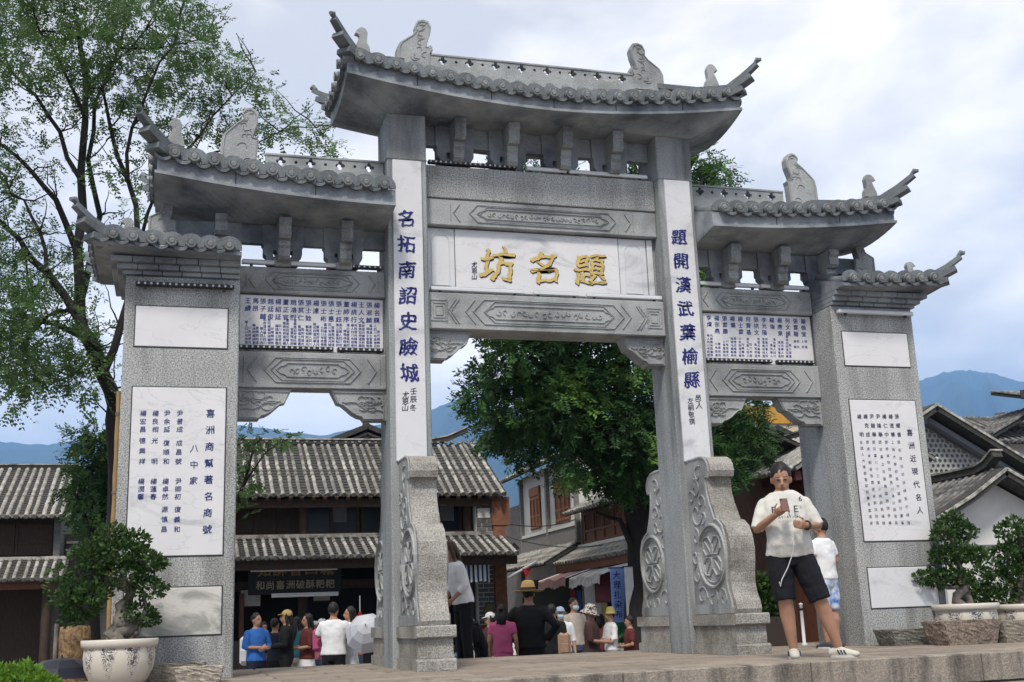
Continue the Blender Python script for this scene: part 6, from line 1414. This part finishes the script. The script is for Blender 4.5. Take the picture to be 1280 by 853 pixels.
more = [(330, 778, 22.5, 'mustard', 10, 'short', 20, 'between the blue T-shirt man and the shop counter'), (371, 772, 22.0, 'teal', 11, 'long', 170, 'behind the striped-jacket woman'), (394, 777, 23.0, 'lilac', 12, 'bob', -40, 'behind the dark red top'), (447, 771, 22.4, 'coral', 13, 'long', 150, 'behind the silver umbrella'), (462, 776, 21.6, 'black', 1, 'short', 60, 'beside the rear drum stone by the umbrella'),
        (588, 771, 19.5, 'beige', 3, 'short', 160, 'deep in the alley behind the bowed person'), (612, 766, 18.6, 'dark brown', 4, 'bun', -60, 'behind the pink top'), (640, 770, 20.5, 'white', 0, 'short', 190, 'far behind the straw-hat man'), (680, 766, 21.5, 'navy', 2, 'long', 10, 'between the straw-hat man and the cap child'), (728, 765, 22.5, 'denim', 9, 'short', -20, 'behind the spotted hat'), (750, 768, 22.0, 'coral', 13, 'bob', 140, 'between the spotted hat and the yellow hat'), (786, 770, 19.4, 'dark red', 7, 'short', -80, 'beside the dark tree trunk'), (705, 768, 24.0, 'green', 8, 'long', 30, 'at the back of the alley')]
for px_, ty__, D_, cn, ti, hr, ang, where in more:
    P('person in %s top standing %s' % (cn, where), px_, ty__, D_, FACE + R(ang), top=tops[ti], bottom=rc.choice([blk, navy, denim, beige]), hair=hr, arms=rc.choice([None, hold, armsx, phone_p]), sleeve=rc.choice([.4, .6, .95]), turn=R(rc.uniform(-25, 25)), nod=R(rc.uniform(0, 20)), build=rc.uniform(.95, 1.15), hat=rc.choice([None, None, cap_hat((.5, .5, .48)), sun_hat((.4, .3, .16), .15)]), vox=.02)
# things they carry
def bag(p, sz, mt, lb, rz=0, name='backpack'):
    t = thing(name, lb, 'bag', p, rz); b = MB(); b.box(-sz[0] / 2, sz[0] / 2, -sz[1] / 2, sz[1] / 2, 0, sz[2], min(sz[:2]) * .28); b.box(-sz[0] * .36, sz[0] * .36, -sz[1] * .66, -sz[1] * .5, sz[2] * .12, sz[2] * .55, .015); b.build('pouch', mt, t)
    for s in (-1, 1): b = MB(); b.tube([(s * sz[0] * .3, 0, sz[2] * .1), (s * sz[0] * .32, sz[1] * .7, sz[2] * .5), (s * sz[0] * .28, 0, sz[2] * .95)], .015, 6); b.build('strap', blk, t)
    return t
bag(tuple(at_d(306, 832, 19.7)), (.16, .2, .48), wht, 'white backpack hanging behind the blue T-shirt man', FACE)
bag(tuple(at_d(400, 815, 19.3)), (.24, .16, .38), pink, 'bright pink shoulder bag beside the broad man in white', FACE, 'shoulder_bag')
bag(tuple(at_d(706, 820, 18.2)), (.20, .16, .36), mat('tan_quilted', (.32, .20, .13), .7, .2, 14), 'tan quilted backpack beside the straw-hat man', FACE)
u0 = at_d(452, 815, 18.6); t = thing('silver_umbrella', 'silver-white umbrella tilted beside the woman in white', 'umbrella', tuple(u0)); b = MB(); m = 16; V = [(0, 0, .0)]; F = []
for r, z in ((.14, -.05), (.26, -.16), (.36, -.33)):
    for i in range(m): a = 2 * math.pi * i / m; q = r * (1 if i % 2 == 0 else .94); V.append((q * math.cos(a), q * math.sin(a), z))
for i in range(m): F.append((0, 1 + i, 1 + (i + 1) % m))
for k_ in range(2):
    for i in range(m): F.append((1 + k_ * m + i, 1 + (k_ + 1) * m + i, 1 + (k_ + 1) * m + (i + 1) % m, 1 + k_ * m + (i + 1) % m))
rot = Matrix.Rotation(R(-28), 3, 'Y') @ Matrix.Rotation(R(62), 3, 'X')
b.add(V, F); b.xf(lambda p: V3(.05, -.1, .42) + rot @ p); b.build('canopy', mat('silver_nylon', (.46, .47, .50), .4, .06, 4), t)
b = MB(); b.tube([(0, 0, .04), (0, 0, -.75)], .009, 6); b.xf(lambda p: V3(.05, -.1, .42) + rot @ p); b.build('shaft', black_metal, t)

# --- the boy beside the black-lettered pier
tie = mat('tie_dye_cloth', (.55, .60, .66), .9, .1, 5, col2=(.04, .17, .50), c2scale=7, c2lo=.46, c2hi=.60)
pb = at_z(1031, 811, 0); pb.y = max(min(pb.y, -.1), -.6); pbt = at_y(1022, 645, pb.y)
person('boy in white T-shirt and blue tie-dye shorts with his back turned', (pb.x + .09, pb.y, 0), FACE + R(215), 1.36, build=1.12, top=wht, bottom=tie, sleeve=.34, leg_len=.48, arms=[[(-.17, 0, 1.375), (-.24, .02, 1.15), (-.15, -.18, 1.0)], [(.17, 0, 1.375), (.24, .02, 1.15), (.15, -.18, 1.0)]], vox=.012, group='people on the platform', turn=R(20), shoes={'mat': cloth('dark_shoe', (.05, .05, .055))})

# --- the man with the phone
mf = at_z(1018, 823, 0); D0 = (mf - CAM).dot(FW); mpp_ = D0 / FPX
mx0 = at_d(1000, 826, D0); mloc = (mx0.x, mx0.y, 0); jersey = cloth('cream_jersey', (.56, .55, .50), .07); shorts = cloth('navy_shorts', (.005, .0055, .009), .15)
MA = [[(-.19, .01, 1.345), (-.275, -.05, 1.13), (-.125, -.27, 1.235)], [(.165, .01, 1.345), (.265, -.03, 1.14), (.125, -.235, 1.135)]]
MG = [[(-.10, 0, .90), (-.085, -.05, .50), (-.045, .02, .095)], [(.085, 0, .90), (.215, -.06, .49), (.335, -.02, .095)]]
man, mhc, msh = person('man in cream jersey and black knee shorts looking down at his phone', mloc, FACE + R(-6), 1.70, top=jersey, bottom=shorts, arms=MA, legs=MG, sleeve=.50, leg_len=.50, build=1.15, belly=.045, vox=.0075, turn=R(-4), nod=R(18), head=1.12, head_dz=-.028, torso_x=-.03, group='people on the platform',
                       shoes={'mat': cloth('cream_shoe', (.50, .47, .40)), 'dir': [(-.05, -1, 0), (.75, -.66, 0)], 'sole': mat('white_rubber', (.55, .54, .50), .6)}, curls=(.95, 1.15), palm=[V3(.35, .5, .35), V3(-.1, .9, .2)], skin=mat('tanned_skin', (.36, .195, .125), .5, .08, 8, spec=.35))
kM = 1.70 / 1.72
hold_p = Vector(MA[0][2]) + (Vector(MA[0][2]) - Vector(MA[0][1])).normalized() * .095
ph_ = thing('smartphone', 'reddish brown cased smartphone held up by the man in cream jersey', 'phone', man.matrix_basis @ (hold_p * kM + V3(.025, -.005, .03)), FACE + R(-6)); b = MB(); b.box(-.034, .034, -.005, .005, -.055, .075, .004); b.build('case', mat('brown_phone_case', (.13, .055, .045), .35), ph_)
b = MB(); b.box(-.030, .030, .0055, .0065, -.05, .07); b.build('screen', mat('phone_glass', (.02, .02, .025), .1), ph_); b = MB(); b.tube([(-.022, -.009, .062), (-.022, -.004, .062)], .009, 10); b.build('camera_lens', black_metal, ph_); ph_.rotation_euler = (R(-25), 0, FACE)
def jersey_pt(x, z): return -(.108 + .032 + .045 * max(0, 1 - abs(z - 1.1) / .25) * 1.1) * math.sqrt(max(.05, 1 - ((x + .01) / .245) ** 2)) - .03
def jersey_text(txt, x0, z, size, adv, bold=.02):
    b = MB()
    for i, ch in enumerate(txt):
        if ch != ' ': letter(b, ch, x0 + adv * i, z, size, 0, bold)
    b.xf(lambda p: V3(p.x, p.y * 2 + jersey_pt(p.x, p.z), p.z) * kM); return b.build('print', ink_dark, man)
jersey_text('E IE', -.125, 1.285, .085, .064, .02); jersey_text('AVIATION', -.085, 1.215, .034, .0235, .01); jersey_text('6', .115, 1.375, .065, .05, .02)
b = MB(); w0 = Vector(MA[1][2]) + (Vector(MA[1][1]) - Vector(MA[1][2])).normalized() * .03; dd = (Vector(MA[1][1]) - Vector(MA[1][2])).normalized(); s1 = dd.cross(V3(0, 0, 1)).normalized(); s2 = s1.cross(dd)
for i in range(14): a = 2 * math.pi * i / 14; b.ball((w0 + (s1 * math.cos(a) + s2 * math.sin(a)) * .036) * kM, .010, 7, 5)
b.build('bead_bracelet', black_metal, man)
b = MB(); c0 = [V3(.0, -.24, 1.03), V3(.01, -.24, .97), V3(.0, -.20, .90), V3(-.05, -.17, .78), V3(-.11, -.16, .68), V3(-.125, -.15, .62), V3(-.13, -.13, .66)]
b.tube([p * kM for p in c0], .0045, 6); cb = tag(b.build('charging_cable', mat('white_cable', (.65, .65, .63), .5), None, 1, mloc, (0, 0, FACE + R(-6))), 'thin white charging cable hanging over the black shorts', 'cable')
b = MB()
for g_ in MG:
    d = Vector((-.05, -1, 0) if g_ is MG[0] else (.75, -.66, 0)).normalized(); sd_ = V3(-d.y, d.x, 0)
    for i in range(4): c = Vector(g_[2]) + d * (.03 + .028 * i) + V3(0, 0, -.008 - .011 * i); b.tube([(c - sd_ * .032 - V3(0, 0, .012)) * kM, (c + V3(0, 0, .002)) * kM, (c + sd_ * .032 - V3(0, 0, .012)) * kM], .0045, 5)
b.build('laces', navy, man)
b = MB()
for g_ in MG:
    d = Vector((-.05, -1, 0) if g_ is MG[0] else (.75, -.66, 0)).normalized(); sd_ = V3(-d.y, d.x, 0)
    for sg in (-1, 1):
        for i in range(3): c = Vector(g_[2]) + d * (.02 + .03 * i) + sd_ * sg * .048; b.bar([(c + V3(0, 0, -.03)) * kM, (c + d * .02 + V3(0, 0, -.066)) * kM], .010, .008)
b.build('shoe_stripes', navy, man)
# --- dim corner behind the man: scooter, wrapped flowers, planter
t = thing('parked_scooter', 'dark scooter parked beside the rear drum stone behind the man', 'scooter', (3.0, 3.9, GZ), R(70))
b = MB(); b.prism([(-.55, .35), (-.30, .28), (.05, .28), (.35, .34), (.50, .60), (.42, .95), (.34, .95), (.36, .62), (.20, .42), (-.05, .42), (-.15, .70), (-.75, .78), (-.80, .66)], 'x', -.13, .13); b.build('body', mat('dark_scooter_paint', (.02, .02, .024), .3), t)
b = MB(); b.box(-.15, .15, -.72, -.12, .72, .80, .03); b.build('saddle', black_metal, t); b = MB(); b.tube([(-.32, .40, 1.02), (0, .38, .98), (.32, .40, 1.02)], .018, 8); b.build('handlebar', black_metal, t)
for y in (-.58, .55): b = MB(); b.tube([(-.045, y, .22), (.045, y, .22)], .22, 20); b.tube([(-.05, y, .22), (.05, y, .22)], .12, 16, m=1); b.build('wheel', [black_metal, white_metal], t)
p = at_z(972, 800, 0); t = thing('wrapped_flowers', 'pink paper-wrapped bunch with a red bloom on the platform edge', 'flowers', (2.85, 1.9, 0)); b = MB(); b.lathe([(.03, 0), (.06, .1), (.14, .3), (.13, .31), (.02, .1)], 12); b.build('wrapping', mat('lilac_paper', (.40, .20, .34), .7, .3, 10), t)
b = MB(); b.ball((.10, -.12, .14), (.10, .08, .09), 12, 8); b.build('bloom', mat('red_petals', (.48, .01, .03), .6, .3, 20), t)
p = at_z(1004, 797, 0); t = thing('square_planter', 'dark square planter with leafy shrub behind the boy', 'planter', (3.0, 1.55, 0)); b = MB(); b.prism([(-.17, 0), (.17, 0), (.21, .34), (-.21, .34)], 'y', -.2, .2); b.build('box', mat('dark_planter', (.045, .035, .03), .7), t)
leafmesh('foliage', *tufts([((3.0 + a, 1.55 + c, z), r, 1) for a, c, z, r in ((-.05, 0, .5, .2), (.1, .05, .62, .18), (-.1, .05, .75, .16), (.03, 0, .42, .2))], 420, .07, .022, (3.0, 1.55, 0)), leaf_c, t)
t = thing('white_bollard', 'slim white post standing beside the square planter', 'post', (3.28, 1.2, 0)); b = MB(); b.lathe([(.035, 0), (.035, .02), (.02, .025), (.02, .46), (.024, .465), (.024, .48), (0, .49)], 12); b.build('shaft', white_metal, t); b = MB(); b.lathe([(.0205, .40), (.0215, .40), (.0215, .43), (.0205, .43)], 12); b.build('dark_ring', black_metal, t)
